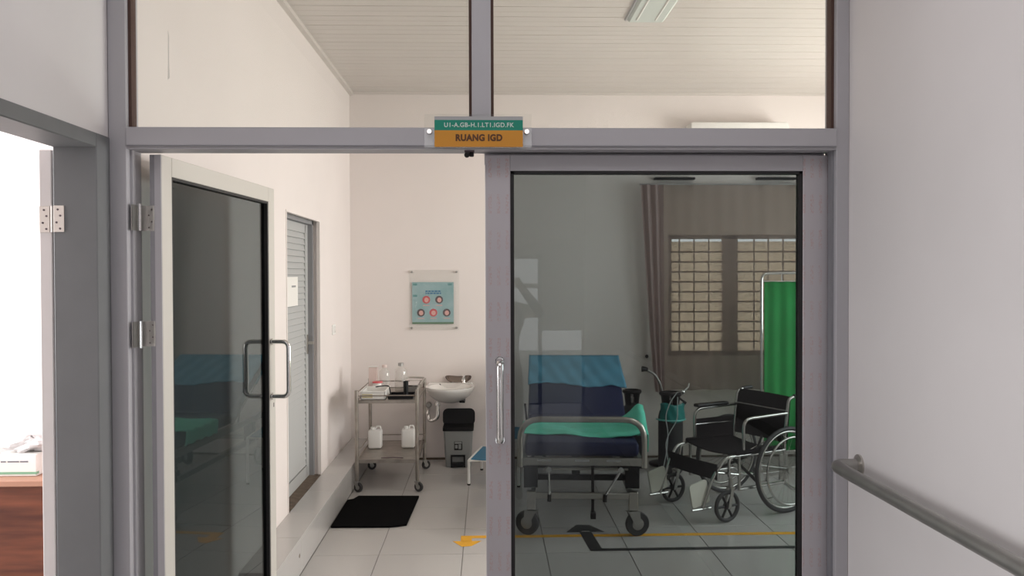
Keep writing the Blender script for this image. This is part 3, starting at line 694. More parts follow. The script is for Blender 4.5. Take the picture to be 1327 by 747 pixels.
# ================================================================ PEDAL BIN
pb = thing('pedal_bin', 'grey pedal bin with raised black lid under the basin', 'bin', (-.262, 7.33, 0))
def frus(x0, x1, y0, y1, z0, X0, X1, Y0, Y1, z1, bm=None, r=.02):
    bm = bm or NB(); A = [bm.verts.new((u, v, z0)) for u, v in rrect(x0, x1, y0, y1, r)]; B = [bm.verts.new((u, v, z1)) for u, v in rrect(X0, X1, Y0, Y1, r)]
    n = len(A); bm.faces.new(A[::-1]); bm.faces.new(B)
    for k in range(n): bm.faces.new((A[k], A[(k+1) % n], B[(k+1) % n], B[k]))
    return bm
obj('bin_body', frus(-.372, -.150, 7.235, 7.43, .0, -.388, -.134, 7.22, 7.44, .318), W['greybin'], pb, smooth='auto')
obj('bin_rim', frus(-.395, -.127, 7.213, 7.447, .316, -.395, -.127, 7.213, 7.447, .345), W['black'], pb, smooth='auto')
bm = NB(); prism(bm, rrect(-.405, -.118, .0, .15, .045), XZ, -.02, .02)
bmesh.ops.transform(bm, matrix=Matrix.Translation((0, 7.455, .325)) @ Matrix.Rotation(R(-8), 4, 'X'), verts=bm.verts)
obj('bin_lid', bm, W['black'], pb)
obj('lid_hinge', BX(-.33, -.19, 7.44, 7.46, .335, .36), W['black'], pb)
obj('front_plate', BX(-.295, -.225, 7.2215, 7.232, .15, .225, .002), W['black'], pb)
obj('plate_mark', bx(bx(BX(-.288, -.265, 7.2200, 7.2218, .165, .195), -.258, -.235, 7.2200, 7.2218, .16, .20), -.29, -.23, 7.22, 7.2218, .205, .222), W['greybin'], pb)
bm = NB(); bx(bm, -.325, -.20, 7.205, 7.235, .095, .108, .002); bx(bm, -.325, -.312, 7.205, 7.235, .004, .1); bx(bm, -.213, -.20, 7.205, 7.235, .004, .1); obj('pedal_frame', bm, W['black'], pb)
obj('pedal', BX(-.312, -.213, 7.19, 7.235, .012, .045, .004), W['black'], pb)

# ================================================================ STEP STOOL
ss = thing('step_stool', 'white two-step stool with blue treads beside the bed head', 'step stool', (-.155, 6.605, 0), R(-11))
def LO(name, bm, m, par, **k): return obj(name, bm, m, par, local=True, **k)
SD = .52
for (x, z) in ((0, .195), (.20, .195), (.20, .37), (.40, .37)):
    for yv in (0, SD):
        if x == .20 and z == .195: continue
        LO('leg', TB([(x, yv, .008), (x, yv, z-.002)], .0115, 10), W['whitemetal'], ss); LO('foot_cap', TB([(x, yv, 0), (x, yv, .012)], .0135, 10), W['black'], ss)
bm = NB()
for x0, x1, z in ((0, .2, .195), (.2, .4, .37)):
    tube(bm, [(x0, 0, z), (x1, 0, z), (x1, SD, z), (x0, SD, z)], .0115, 8, closed=True)
LO('stool_frame', bm, W['whitemetal'], ss)
LO('tread', BX(.012, .188, .012, SD-.012, .190, .206, .003), W['stoolblue'], ss); LO('tread', BX(.212, .388, .012, SD-.012, .365, .381, .003), W['stoolblue'], ss)

# ================================================================ BED
BR = math.atan2(-.075, 1)
bd = thing('hospital_bed', 'steel wheeled patient bed with navy mattress and raised backrest', 'bed', (.598, 5.285, 0), BR)
hw = .40
LO('foot_rail', TB([(-hw+.005, 0, .44), (-hw+.005, 0, .745), (hw-.005, 0, .745), (hw-.005, 0, .44)], .019, 12, rad=.13), W['steel'], bd, smooth='auto')
LO('foot_panel', BX(-hw+.02, hw-.02, -.012, .018, .452, .500, .003), W['steel'], bd)
for x in (-.24, -.0, .20): LO('plate', BX(x-.045, x+.045, -.014, -.0115, .478, .492), W['chrome'], bd)
for s in (-1, 1):
    LO('side_rail', BX(s*(hw-.03)-.015, s*(hw-.03)+.015, 0, 1.93, .445, .495, .003), W['steel_dull'], bd)
    LO('lower_rail', BX(s*.31-.015, s*.31+.015, .03, 1.85, .245, .285, .003), W['steel_dull'], bd)
    LO('support_column', BX(s*.33-.045, s*.33+.045, .10, .16, .28, .45, .003), W['black'], bd)
    LO('support_column', BX(s*.33-.04, s*.33+.04, 1.55, 1.61, .28, .45, .003), W['black'], bd)
    LO('corner_bracket', prism(NB(), [(s*hw, .452), (s*.20, .452), (s*.24, .43), (s*hw, .43)], XZ, .02, .05), W['black'], bd)
    for yv in (.0, 1.85):
        LO('leg', BX(s*.325-.028, s*.325+.028, yv-.02, yv+.04, .168, .285, .003), W['steel'], bd)
        caster(bd, s*.325, yv+.01, .078, local=True, sw_=R({(-1, .0): 160, (1, .0): 15}.get((s, yv), 40)), wheel=W['rubber'], fork=W['steel_dull'], w_=.034)
LO('lower_crossbar', BX(-.30, .30, -.01, .02, .238, .276, .003), W['steel'], bd)
LO('lower_crossbar', BX(-.30, .30, 1.84, 1.87, .238, .276, .003), W['steel_dull'], bd)
LO('black_crossbar', BX(-.33, .33, .25, .285, .295, .33), W['black'], bd)
LO('cross_tube', TB([(-.25, .08, .415), (.30, .08, .415)], .013, 10), W['steel'], bd)
LO('centre_column', BX(-.055, .0, .40, .46, .26, .45), W['black'], bd)
LO('centre_pedal', bx(TB([(.07, .05, .44), (.07, .05, .12)], .010, 8), .055, .09, .02, .08, .10, .14, .004), W['black'], bd)
for x, x2 in ((-.212, -.208), (.245, .145)):
    cr = LO('crank_handle', TB([(x, -.02, .425), (x2, -.02, .26)], .008, 10), W['chrome'], bd)
    LO('crank_joint', LT([(.018, -.012), (.018, .012)], (x, -.02, .43), 'y', 12), W['chrome'], cr); LO('crank_knob', TB([(x2, -.02, .27), (x2-.002, -.02, .225)], .013, 10), W['black'], cr)
def pad(x0, x1, y0, y1, z0, z1, bev=.025):
    bm = BX(x0, x1, y0, y1, z0, z1, bev, seg=3); return bm
LO('mattress', pad(-.365, .365, .03, 1.14, .500, .592), W['navy'], bd, smooth='auto')
BA = R(27); bl = .83
bm = pad(-.375, .375, 0, bl, 0, .09); bmesh.ops.transform(bm, matrix=Matrix.Translation((0, 1.13, .512)) @ Matrix.Rotation(BA, 4, 'X'), verts=bm.verts)
LO('backrest', bm, W['navy'], bd, smooth='auto')
LO('backrest_frame', tube(NB(), [Matrix.Translation((0, 1.13, .50)) @ Matrix.Rotation(BA, 4, 'X') @ Vector(p) for p in arc_path([(-.36, 0, -.005), (-.36, bl-.02, -.005), (.36, bl-.02, -.005), (.36, 0, -.005)], .05)], .012, 8), W['steel_dull'], bd)
for x in (-.2, .2): LO('backrest_strut', TB([(x, 1.3, .46), (x, 1.75, .76)], .01, 8), W['steel_dull'], bd)
LO('rail_lever', TB([(-.38, 1.2, .47), (-.40, 1.2, .66)], .008, 8), W['black'], bd)
# blue sheet folded over the top of the backrest (own thing, rests on the bed)
def grid(nu, nv, fn, th=.006):
    bm = NB(); V = [[bm.verts.new(fn(i/nu, j/nv)) for j in range(nv+1)] for i in range(nu+1)]
    for i in range(nu):
        for j in range(nv): bm.faces.new((V[i][j], V[i+1][j], V[i+1][j+1], V[i][j+1]))
    bm.normal_update()
    r = bmesh.ops.solidify(bm, geom=bm.faces[:], thickness=th); return bm
bedM = Matrix.Translation((.598, 5.285, 0)) @ Matrix.Rotation(BR, 4, 'Z')
bkM = bedM @ Matrix.Translation((0, 1.13, .512)) @ Matrix.Rotation(BA, 4, 'X')
def sheet_fn(u, v):
    x = -.383+.766*u; tot = v
    # v 0..0.55 front face going up, .55-.7 over the top edge, rest down the back
    low = .40+.03*math.sin(u*7)+(-.06*max(0, (u-.86)/.14))
    flare = .03*max(0, (u-.8)/.2)*(1-v/.55) if v < .55 else 0
    wr = .004*math.sin(u*38+v*14)+.003*math.sin(u*17-v*22)
    if v < .6: yv = low+(bl+.005-low)*v/.6; z = .098+wr
    elif v < .72: t_ = (v-.6)/.12; yv = bl+.012; z = .098-.1*t_
    else: yv = bl+.010-.3*(v-.72)/.28; z = -.008
    return bkM @ Vector((x+flare, yv, z))
o = tag(obj('bed_sheet', grid(44, 30, sheet_fn), W['blue'], None, smooth=True), 'light blue sheet folded over the top of the raised backrest', 'sheet')
random.seed(11)
def blanket_fn(u, v):
    # u across the bed, v along (0 = foot side)
    s = -.50+1.03*u
    crump = max(0, (u-.62)/.38)
    x = max(-.40, min(.415, s)); drop = (x-s) if s < -.40 else (s-.415 if s > .415 else 0)
    yv = .22+.05*math.sin(u*6)+(.52+.14*crump)*v
    z = .603+.010*math.sin(u*19+v*5)*.6+.006*math.sin(v*23+u*8)
    bump = .150*math.exp(-((u-.90)/.10)**2)*math.exp(-((v-.55)/.42)**2)+.03*math.exp(-((u-.74)/.10)**2)*math.exp(-((v-.7)/.3)**2)
    z += bump+.006*crump*math.sin(u*45+v*30)
    if s < -.40: z -= (-.40-s)*.95; x -= .006
    if s > .415: z -= (s-.415)*1.1; x += .03
    return bedM @ Vector((x, yv, z))
tag(obj('blanket', grid(60, 30, blanket_fn, .008), W['green'], None, smooth=True), 'mint green blanket spread across the foot of the bed, bunched at right', 'blanket')

# ================================================================ OXYGEN CYLINDERS
def cylinder(x, y, r, hb, lab):
    t = thing('oxygen_cylinder', lab, 'gas cylinder', (x, y, 0), group='black oxygen cylinders by the bed')
    obj('tank', LT([(r*.85, 0), (r, .02), (r, hb-.10), (r*.9, hb-.05), (r*.6, hb-.012), (r*.3, hb)], (x, y, 0), n=24), mat('cylinder_paint', (.014, .015, .018), .35), t, smooth='auto')
    bm = NB(); g0 = hb-.03; g1 = hb+.115
    for k in range(4):
        a0 = 2*math.pi*k/4+.5; pts = [(x+r*.62*math.cos(a0+.25*j), y+r*.62*math.sin(a0+.25*j)) for j in range(4)]
        for P, Q in zip(pts, pts[1:]):
            v = [bm.verts.new(p) for p in ((*P, g0), (*Q, g0), (x+(Q[0]-x)*1.28, y+(Q[1]-y)*1.28, g1-.03), (x+(P[0]-x)*1.28, y+(P[1]-y)*1.28, g1-.03))]; bm.faces.new(v)
    ringp = [(x+r*.80*math.cos(2*math.pi*k/20), y+r*.80*math.sin(2*math.pi*k/20)) for k in range(20)]
    tube(bm, [(*p, g1-.015) for p in ringp], .016, 6, closed=True)
    tube(bm, [(x+(p[0]-x)*.75, y+(p[1]-y)*.75, g0) for p in ringp], .010, 6, closed=True)
    obj('valve_guard', bm, W['black'], t)
    v = obj('valve', LT([(.016, hb-.01), (.016, hb+.05), (.010, hb+.055), (.010, hb+.075)], (x, y, 0), n=12), W['chrome'], t, smooth='auto')
    return t
cylinder(at(819, 560, 7.2).x, 7.2, .088, .555, 'black oxygen cylinder partly hidden behind the right side of bed')
c2 = cylinder(at(869, 560, 6.98).x, 6.98, .104, .565, 'black oxygen cylinder with teal bag and clear tubing between bed and wheelchair')
cx2 = at(869, 560, 6.98).x
tl = thing('mask_bag', 'teal plastic bag hung on the oxygen cylinder neck', 'bag', (cx2, 6.87, .45))
def bag_fn(u, v):
    a = R(-150+130*u); rr = .118+.006*math.sin(u*20+v*6)
    return Vector((cx2+rr*math.cos(a), 6.98+rr*math.sin(a), .44+.15*v+.01*math.sin(u*9)))
obj('bag_body', grid(16, 8, bag_fn, .003), W['teal'], tl, smooth=True)
obj('bag_band', tube(NB(), [(cx2+.121*math.cos(R(a_)), 6.98+.121*math.sin(R(a_)), .452) for a_ in range(-175, 0, 15)], .007, 8), mat('teal_band', (.15, .55, .50), .4), tl)
tag(obj('oxygen_tube', tube(tube(NB(), arc_path([at(878, 508, 6.84), at(868, 522, 6.84), at(862, 540, 6.84), at(866, 562, 6.84), at(864, 585, 6.84), at(860, 605, 6.84)], .05), .0045, 8), arc_path([at(878, 515, 6.84), at(878, 545, 6.84), at(868, 560, 6.84), at(862, 575, 6.84), at(866, 600, 6.84)], .05), .0045, 8), mat('clear_tube', (.42, .46, .45), .3)), 'clear looped oxygen tubing hanging down the front of the teal-bagged cylinder', 'tubing')
rg = thing('regulator', 'chrome gas regulator with flow meter on the teal-bagged cylinder', 'regulator', (cx2+.06, 6.93, .66))
p = at(884, 509, 6.93)
obj('gauge', LT([(.018, 0), (.018, -.02), (.014, -.022)], p, 'y', 16), W['chrome'], rg, smooth='auto')
obj('valve_stem', TB([(cx2, 6.97, p.z-.02), (p.x, 6.935, p.z)], .010, 8), W['chrome'], rg)
obj('flow_meter', TB([p, at(892, 502, 6.93), at(893, 497, 6.93)], .006, 8), W['whitemetal'], rg)
obj('regulator_knob', TB([at(880, 516, 6.90), at(889, 523, 6.90)], [.006, .012], 8), W['black'], rg)
# gooseneck lamp
gl_ = thing('gooseneck_lamp', 'grey gooseneck arm with black tip rising from behind the oxygen cylinder', 'lamp', (1.46, 7.25, 0))
q0, q1, q2, q3 = at(835, 479, 7.22), at(848, 484, 7.22), at(857, 500, 7.22), at(860, 530, 7.22)
obj('gooseneck', tube(NB(), arc_path([q0, q1, q2, q3, (q3.x+.0, 7.24, .05)], .12), .012, 10), W['steel_dull'], gl_, smooth='auto')
obj('lamp_head', TB([q0+Vector((-.022, 0, .004)), q0+Vector((.03, 0, 0))], [.026, .016], 12), W['black'], gl_)
obj('lamp_base', LT([(.12, 0), (.12, .02), (.03, .045), (.015, .06)], (q3.x, 7.26, 0), n=20), W['black'], gl_)

# ================================================================ WHEELCHAIR  (local: x forward, y to its left = towards us)
wc = thing('wheelchair', 'folding wheelchair with black seat and chrome frame in front of green screen', 'wheelchair', (1.96, 6.03, 0), math.atan2(-.44, -.9))
TW = .255
def big_wheel(s):
    y = s*.305; c = Vector((0, y, .30))
    bm = NB(); tube(bm, [(c.x+.288*math.cos(a), y, c.z+.288*math.sin(a)) for a in [2*math.pi*k/48 for k in range(48)]], .014, 10, closed=True)
    t = LO('rear_wheel', bm, W['rubber'], wc, smooth=True)
    bm = NB(); tube(bm, [(.268*math.cos(a), y, .30+.268*math.sin(a)) for a in [2*math.pi*k/48 for k in range(48)]], .009, 8, closed=True); LO('wheel_rim', bm, W['chrome_dull'], t, smooth=True)
    bm = NB(); tube(bm, [(.235*math.cos(a), y+s*.045, .30+.235*math.sin(a)) for a in [2*math.pi*k/48 for k in range(48)]], .008, 8, closed=True)
    for k in range(6): a = 2*math.pi*k/6+.3; tube(bm, [(.235*math.cos(a), y+s*.045, .30+.235*math.sin(a)), (.262*math.cos(a), y+s*.005, .30+.262*math.sin(a))], .004, 6)
    LO('push_rim', bm, W['chrome_dull'], t, smooth=True)
    bm = NB()
    for k in range(28):
        a = 2*math.pi*k/28; a2 = a+(.5 if k % 2 else -.5); sy = .018 if k % 2 else -.018
        tube(bm, [(.02*math.cos(a2), y+sy, .30+.02*math.sin(a2)), (.262*math.cos(a), y, .30+.262*math.sin(a))], .0013, 4, cap=False)
    sp = LO('spokes', bm, W['chrome_dull'], t); sp['kind'] = 'stuff'
    LO('hub', LT([(.022, -.03), (.026, -.02), (.018, 0), (.026, .02), (.022, .03)], (0, y, .30), 'y', 16), W['steel_dull'], t)
for s in (1, -1): big_wheel(s)
def cwheel(s):
    x, y, r = .535, s*.285, .108
    bm = NB(); tube(bm, [(x+(r-.014)*math.cos(a), y, r+(r-.014)*math.sin(a)) for a in [2*math.pi*k/32 for k in range(32)]], .014, 8, closed=True)
    t = LO('front_wheel', bm, W['rubber'], wc, smooth=True)
    bm = NB(); lathe(bm, [(.022, -.018), (.022, .018)], (x, y, r), 'y', 12)
    for k in range(6):
        a = 2*math.pi*k/6; tube(bm, [(x, y, r), (x+(r-.02)*math.cos(a), y, r+(r-.02)*math.sin(a))], .0085, 6)
    LO('wheel_spokes', bm, W['black'], t)
    bm = NB()
    for q in (-1, 1): prism(bm, [(x-.012, r-.012), (x+.012, r-.012), (x-.03+.012, .235), (x-.03-.014, .235)], XZ, y+q*.022, y+q*.027)
    bx(bm, x-.045, x-.010, y-.028, y+.028, .228, .24); tube(bm, [(x-.03, y, .235), (x-.03, y, .30)], .014, 10)
    LO('caster_fork', bm, W['steel_dull'], t)
for s in (1, -1): cwheel(s)
r_ = .0115
for s in (1, -1):
    y = s*TW
    LO('back_post', TB([(-.02, y, .19), (-.02, y, .50), (-.06, y, .79), (-.14, y, .80)], r_, 10, rad=.05), W['chrome_dull'], wc, smooth='auto')
    LO('push_grip', TB([(-.11, y, .80), (-.20, y, .803)], .015, 10), W['black'], wc)
    LO('lower_rail', TB([(-.02, y, .20), (.40, y, .20)], r_, 10), W['chrome_dull'], wc)
    LO('upper_rail', TB([(-.02, y, .43), (.46, y, .43)], r_, 10), W['chrome_dull'], wc)
    LO('front_post', TB([(.505, s*.272, .30), (.49, y, .42), (.40, y, .44), (.40, y, .19)], r_, 10, rad=.03), W['chrome_dull'], wc, smooth='auto')
    LO('arm_frame', TB([(.36, y, .42), (.36, y, .675), (-.045, y, .685)], r_, 10, rad=.07), W['chrome_dull'], wc, smooth='auto')
    LO('footrest_hanger', TB([(.42, y, .43), (.52, y, .43), (.62, y*.93, .30), (.70, y*.9, .10)], r_, 10, rad=.06), W['chrome_dull'], wc, smooth='auto')
    LO('hanger_bracket', TB([(.40, y, .30), (.60, y*.95, .335)], .008, 8), W['chrome_dull'], wc)
    LO('tipping_bar', TB([(-.02, y, .20), (-.10, y, .14), (-.22, y, .13)], r_, 10, rad=.04), W['chrome_dull'], wc)
    LO('tipping_bar_tip', TB([(-.21, y, .13), (-.26, y, .13)], .014, 8), W['black'], wc)
    fp = prism(NB(), rrect(-.075, .075, -.065, .095, .02), XY, 0, .012)
    # foot plate folded up: spans local x (width) and z
    bmesh.ops.transform(fp, matrix=Matrix.Translation((.715, y*.9-s*.005, .185)) @ Matrix.Rotation(R(12), 4, 'Y') @ Matrix.Rotation(R(90), 4, 'X'), verts=fp.verts)
    LO('foot_plate', fp, mat('pale_footplate', (.68, .67, .60), .5), wc)
    LO('plate_hinge', TB([(.63, y*.9, .098), (.79, y*.9, .098)], .009, 8), W['chrome_dull'], wc)
    LO('brake_lever', bx(TB([(.26, s*.275, .46), (.22, s*.285, .56)], .008, 8), .20, .28, s*.27, s*.29, .44, .48, .003), W['black'], wc)
    LO('axle_plate', BX(-.05, .03, y-.006, y+.006, .22, .40, .003), W['steel_dull'], wc)
    LO('side_guard_rail', TB([(-.02, y, .56), (.30, y, .46)], .006, 8) if s > 0 else TB([(-.02, y, .56), (.36, y, .56)], .006, 8), W['chrome_dull'], wc)
LO('arm_pad', BX(.05, .35, -TW-.03, -TW+.03, .687, .712, .010, seg=2), W['black'], wc)
LO('seat', grid(10, 8, lambda u, v: Vector((-.0+.44*u, -TW+2*TW*v, .452-.025*math.sin(math.pi*v))), .012), W['blackfab'], wc)
for s in (1, -1): LO('seat_edge', BX(.0, .44, s*TW-.016, s*TW+.016, .432, .466, .008), W['blackfab'], wc)
LO('backrest', grid(8, 10, lambda u, v: Vector((-.035-.035*v-.025*math.sin(math.pi*u), -TW+2*TW*u, .47+.33*v)), .012), W['blackfab'], wc)
LO('side_panel', BX(-.02, .34, -TW-.004, -TW+.004, .43, .60), W['blackfab'], wc)
LO('calf_strap', grid(10, 3, lambda u, v: Vector((.60+.02*math.sin(math.pi*u), -TW+2*TW*u, .285+.105*v)), .008), W['blackfab'], wc)
LO('cross_brace', tube(tube(NB(), [(.2, -TW, .455), (.2, TW, .20)], .011, 8), [(.17, TW, .455), (.17, -TW, .20)], .011, 8), W['black'], wc)
LO('back_strut', TB([(-.05, TW, .70), (-.03, -TW, .70)], .005, 8), W['steel_dull'], wc)

# ================================================================ OUTLET, AC, CEILING LAMP
ol = thing('wall_outlet', 'white double wall outlet seen under the wheelchair seat', 'outlet', (at(966, 574, YB).x, YB, .09))
ox = at(966, 574, YB).x; oz = at(966, 576, YB).z
obj('outlet_plate', BX(ox-.06, ox+.06, YB-.012, YB, oz-.045, oz+.045, .004), W['white'], ol)
for dx in (-.028, .028): obj('socket', LT([(.018, 0), (.018, -.002)], (ox+dx, YB-.012, oz), 'y', 14), W['signgrey'], ol)
ac = thing('air_conditioner', 'white wall air conditioner just above the header, right of the sign', 'air conditioner', (2.2, YB, 2.74))
obj('unit_body', BX(1.80, 2.68, YB-.21, YB, 2.76, 3.02, .02, seg=2), W['white'], ac, smooth='auto')
obj('air_vent', bx(BX(1.86, 2.62, YB-.20, YB-.08, 2.752, 2.762), 1.86, 2.62, YB-.214, YB-.20, 2.785, 2.79), W['signgrey'], ac)
cl = thing('ceiling_light', 'unlit white tube light fixture on the plank ceiling', 'ceiling light', (1.03, 4.8, ZC))
obj('light_housing', prism(NB(), [(.90, ZC), (1.15, ZC), (1.13, ZC-.018), (.92, ZC-.018)], XZ, 4.15, 5.38), W['lampwhite'], cl)
obj('light_reflector', prism(NB(), [(.885, ZC), (.898, ZC), (.898, ZC-.012), (.892, ZC-.012)], XZ, 4.15, 5.38), W['signgrey'], cl)
for x in (.96, 1.08): obj('tube_lamp', TB([(x, 4.2, ZC-.016), (x, 5.33, ZC-.016)], .007, 10), W['white'], cl)

# ================================================================ WINDOW and curtains
w3 = thing('window_3', 'louvred glass window glowing through the sheer curtain on the back wall', 'window', (2.4, YB, WZ0)); w3['kind'] = 'structure'
bm = NB(); 
bx(bm, WX0, WX0+.04, YB+.03, YB+.09, WZ0, WZ1); bx(bm, WX1-.04, WX1, YB+.03, YB+.09, WZ0, WZ1); bx(bm, WX0, WX1, YB+.03, YB+.09, WZ0, WZ0+.035); bx(bm, WX0, WX1, YB+.03, YB+.09, WZ1-.035, WZ1)
mx0, mx1 = at(937, 400, YB+.03).x, at(956, 400, YB+.03).x
bx(bm, mx0, mx1, YB+.03, YB+.09, WZ0, WZ1); obj('window_frame', bm, W['winframe'], w3)
bays = ((WX0+.04, mx0), (mx1, WX1-.04))
for b0, b1 in bays:
    z = WZ0+.04
    while z < WZ1-.06:
        bm = NB(); prism(bm, [(YB+.056, z-.004), (YB+.061, z-.004), (YB+.070, z+.091), (YB+.065, z+.091)], YZ, b0+.003, b1-.003)
        obj('glass_slat', bm, W['frost'], w3)
        bm = NB(); bx(bm, b0, b1, YB+.044, YB+.055, z-.011, z+.004); obj('slat_clip', bm, W['bar'], w3)
        z += .0915
for px in (880, 899, 918, 976.5, 995, 1014, 1033):
    x = at(px, 400, YB+.03).x; obj('window_bar', BX(x-.005, x+.005, YB+.012, YB+.026, WZ0, WZ1), W['bar'], w3)
# right-wall daylight window (out of view)
w4 = thing('window_4', 'daylight window in the far right wall of the room', 'window', (XR, 5.2, .95)); w4['kind'] = 'structure'
bm = NB(); bx(bm, XR+.04, XR+.1, 3.6, 6.8, .95, 1.0); bx(bm, XR+.04, XR+.1, 3.6, 6.8, 2.55, 2.6)
for yv in (3.6, 4.65, 5.7, 6.75): bx(bm, XR+.04, XR+.1, yv, yv+.05, .95, 2.6)
obj('window_frame', bm, W['alu'], w4)
cu = thing('curtain', 'sheer grey-brown curtain hanging over the bright louvred window', 'curtain', (2.2, 7.42, .62))
CX0, CX1, CZ0, CZ1 = at(858, 400, 7.44).x, 3.35, .63, 2.475
def cur_fn(u, v):
    x = CX0+(CX1-CX0)*u; y = 7.445+.004*math.sin(x*47)+.004*math.sin(x*19+v*1.5)
    return Vector((x, y, CZ0+.004*math.sin(x*30)*(1-v)+(CZ1-CZ0)*v))
bm = NB(); nu, nv = 120, 10; V = [[bm.verts.new(cur_fn(i/nu, j/nv)) for j in range(nv+1)] for i in range(nu+1)]
for i in range(nu):
    for j in range(nv): bm.faces.new((V[i][j], V[i+1][j], V[i+1][j+1], V[i][j+1]))
obj('curtain_cloth', bm, W['sheer'], cu, smooth=True)
obj('curtain_rail', TB([(CX0-.2, 7.46, CZ1+.005), (CX1, 7.46, CZ1+.005)], .008, 8), W['signgrey'], cu)
c3 = thing('curtain', 'gathered brown-grey curtain edge at the left of the window', 'curtain', (1.5, 7.4, .62))
tx0, tx1 = at(830, 240, 7.40).x, at(859, 240, 7.40).x; bx0, bx1 = at(849, 508, 7.40).x, at(861, 508, 7.40).x
def dr_fn(u, v):
    e = v**.8; x0 = bx0+(tx0-bx0)*e; x1 = bx1+(tx1-bx1)*e*.75
    x = x0+(x1-x0)*u; return Vector((x, 7.40+.018*math.sin(u*17), .62+1.85*v))
bm = NB(); nu, nv = 40, 14; V = [[bm.verts.new(dr_fn(i/nu, j/nv)) for j in range(nv+1)] for i in range(nu+1)]
for i in range(nu):
    for j in range(nv): bm.faces.new((V[i][j], V[i+1][j], V[i+1][j+1], V[i][j+1]))
obj('curtain_cloth', bm, W['drape'], c3, smooth=True)
ph = at(838, 462, YB-.02); obj('tie_hook', LT([(.012, 0), (.016, -.03), (.010, -.04)], (ph.x, YB, ph.z), 'y', 12), W['black'], c3)
for x0_, x1_, lab in ((848, 900, 'slim lit wall vent with black hood over the curtain left end'), (981, 1031, 'slim lit wall vent with black hood over the curtain right part')):
    a, b_ = at(x0_, 232, 7.50), at(x1_, 232, 7.50)
    v_ = thing('wall_vent', lab, 'vent', ((a.x+b_.x)/2, 7.52, 2.48), group='slim vents above the curtain')
    obj('hood', BX(a.x, b_.x, 7.47, YB, a.z-.008, a.z+.012, .003), W['black'], v_)
    obj('vent_strip', BX(a.x+.05, b_.x-.06, 7.50, YB, a.z-.075, a.z-.040), W['paper'], v_)
    obj('vent_latch', BX(b_.x-.06, b_.x-.005, 7.50, YB, a.z-.075, a.z-.042), W['winframe'], v_)

# ================================================================ GREEN SCREEN
p0 = at(987, 352, 6.75)
sc_ = thing('folding_screen', 'green cloth medical folding screen on chrome frame behind the wheelchair', 'screen', (p0.x, 6.75, 0), R(-2))
PWD = .62
for i in range(2):
    x0 = i*(PWD+.03); yo = -.0+i*.05
    fr = LO('panel_frame', TB([(x0, yo, .07), (x0, yo, 1.675), (x0+PWD, yo+.03, 1.685), (x0+PWD, yo+.03, .07)], .0115, 10, rad=.06), W['chrome'], sc_, smooth='auto')
    def sc_fn(u, v, x0=x0, yo=yo): return Vector((x0+.022+(PWD-.044)*u, yo+.03*u+.005*math.sin(u*34), .22+1.39*v))
    LO('cloth_panel', grid(50, 4, sc_fn, .002), W['screen'], sc_, smooth=True)
    LO('cloth_rod', bx(TB([(x0, yo, 1.612), (x0+PWD, yo+.03, 1.612)], .006, 8), x0+.16, x0+.168, yo-.002, yo+.012, 1.612, 1.68), W['chrome'], sc_)
    LO('cloth_rod', TB([(x0, yo, .22), (x0+PWD, yo+.03, .22)], .006, 8), W['chrome'], sc_)
for x in (0, PWD+.015, 2*PWD+.03):
    LO('foot', bx(BX(x-.015, x+.015, -.16, .22, .045, .07, .004), x-.012, x+.012, -.15, -.12, .0, .05), W['chrome'], sc_)
    LO('foot_wheel', lathe(LT([(.022, -.01), (.022, .01)], (x, -.135, .022), 'x', 12), [(.022, -.01), (.022, .01)], (x, .195, .022), 'x', 12), W['rubber'], sc_)

# ================================================================ HANDRAIL on the corridor wall
hr = thing('handrail', 'stainless steel handrail on the right corridor wall', 'handrail', (1.17, 1.4, 1.02))
obj('rail_tube', TB([(1.238, 2.762, 1.024), (1.165, 2.762, 1.024), (1.165, 2.66, 1.022), (1.165, -1.5, 1.022)], .021, 18, rad=[0, .05, .0, 0]), W['steel_dull'], hr, smooth='auto')
for yv in (2.762, 1.2, -.4):
    f = obj('wall_flange', LT([(.036, 0), (.036, -.006), (.024, -.012), (.021, -.013)], (1.25, yv, 1.024), 'x', 20), W['steel'], hr, smooth='auto')
    if yv < 2: obj('bracket_arm', TB([(1.245, yv, .99), (1.17, yv, .99), (1.167, yv, 1.01)], .008, 8), W['steel'], f)

# ================================================================ SIDE ROOM: desk, box, bag
dk = thing('desk', 'reddish wooden desk in the bright side room at far left', 'desk', (-2.5, 4.0, 0))
obj('desk_top', BX(-3.2, -1.62, 3.70, 4.30, .745, .772, .003), W['woodtop'], dk)
obj('front_panel', BX(-3.15, -1.68, 3.73, 3.75, .06, .745), W['wood'], dk)
for x in (-3.17, -1.68): obj('side_panel', BX(x, x+.02, 3.73, 4.28, 0, .745), W['wood'], dk)
bx_ = thing('carton', 'white carton with a green stripe on the wooden desk', 'box', (-2.2, 3.86, .772))
a, b_ = at(10, 607, 3.78), at(47, 583, 3.78)
obj('carton_body', BX(a.x-.05, b_.x, 3.78, 3.95, .7725, .872, .003), W['white'], bx_)
obj('green_stripe', BX(a.x-.05, b_.x+.0005, 3.7785, 3.80, .782, .793), mat('green_stripe', (.22, .42, .28), .6), bx_)
obj('printed_words', bx(bx(BX(a.x+.0, a.x+.05, 3.7785, 3.781, .836, .842), a.x+.055, a.x+.09, 3.7785, 3.781, .836, .842), a.x-.03, a.x-.008, 3.7785, 3.781, .836, .842), W['paperprint'], bx_)
def bag2(u, v):
    a_ = 2*math.pi*u; t_ = math.pi*v; r = 1+.18*math.sin(a_*3+v*7)+.12*math.sin(a_*5-v*11)
    return Vector((-2.09+.10*r*math.sin(t_)*math.cos(a_), 3.86+.07*r*math.sin(t_)*math.sin(a_), .905-.036*r*math.cos(t_)))
bm = NB(); nu, nv = 20, 9; V = [[bm.verts.new(bag2(i/nu, (j+.15)/(nv+.3))) for j in range(nv+1)] for i in range(nu)]
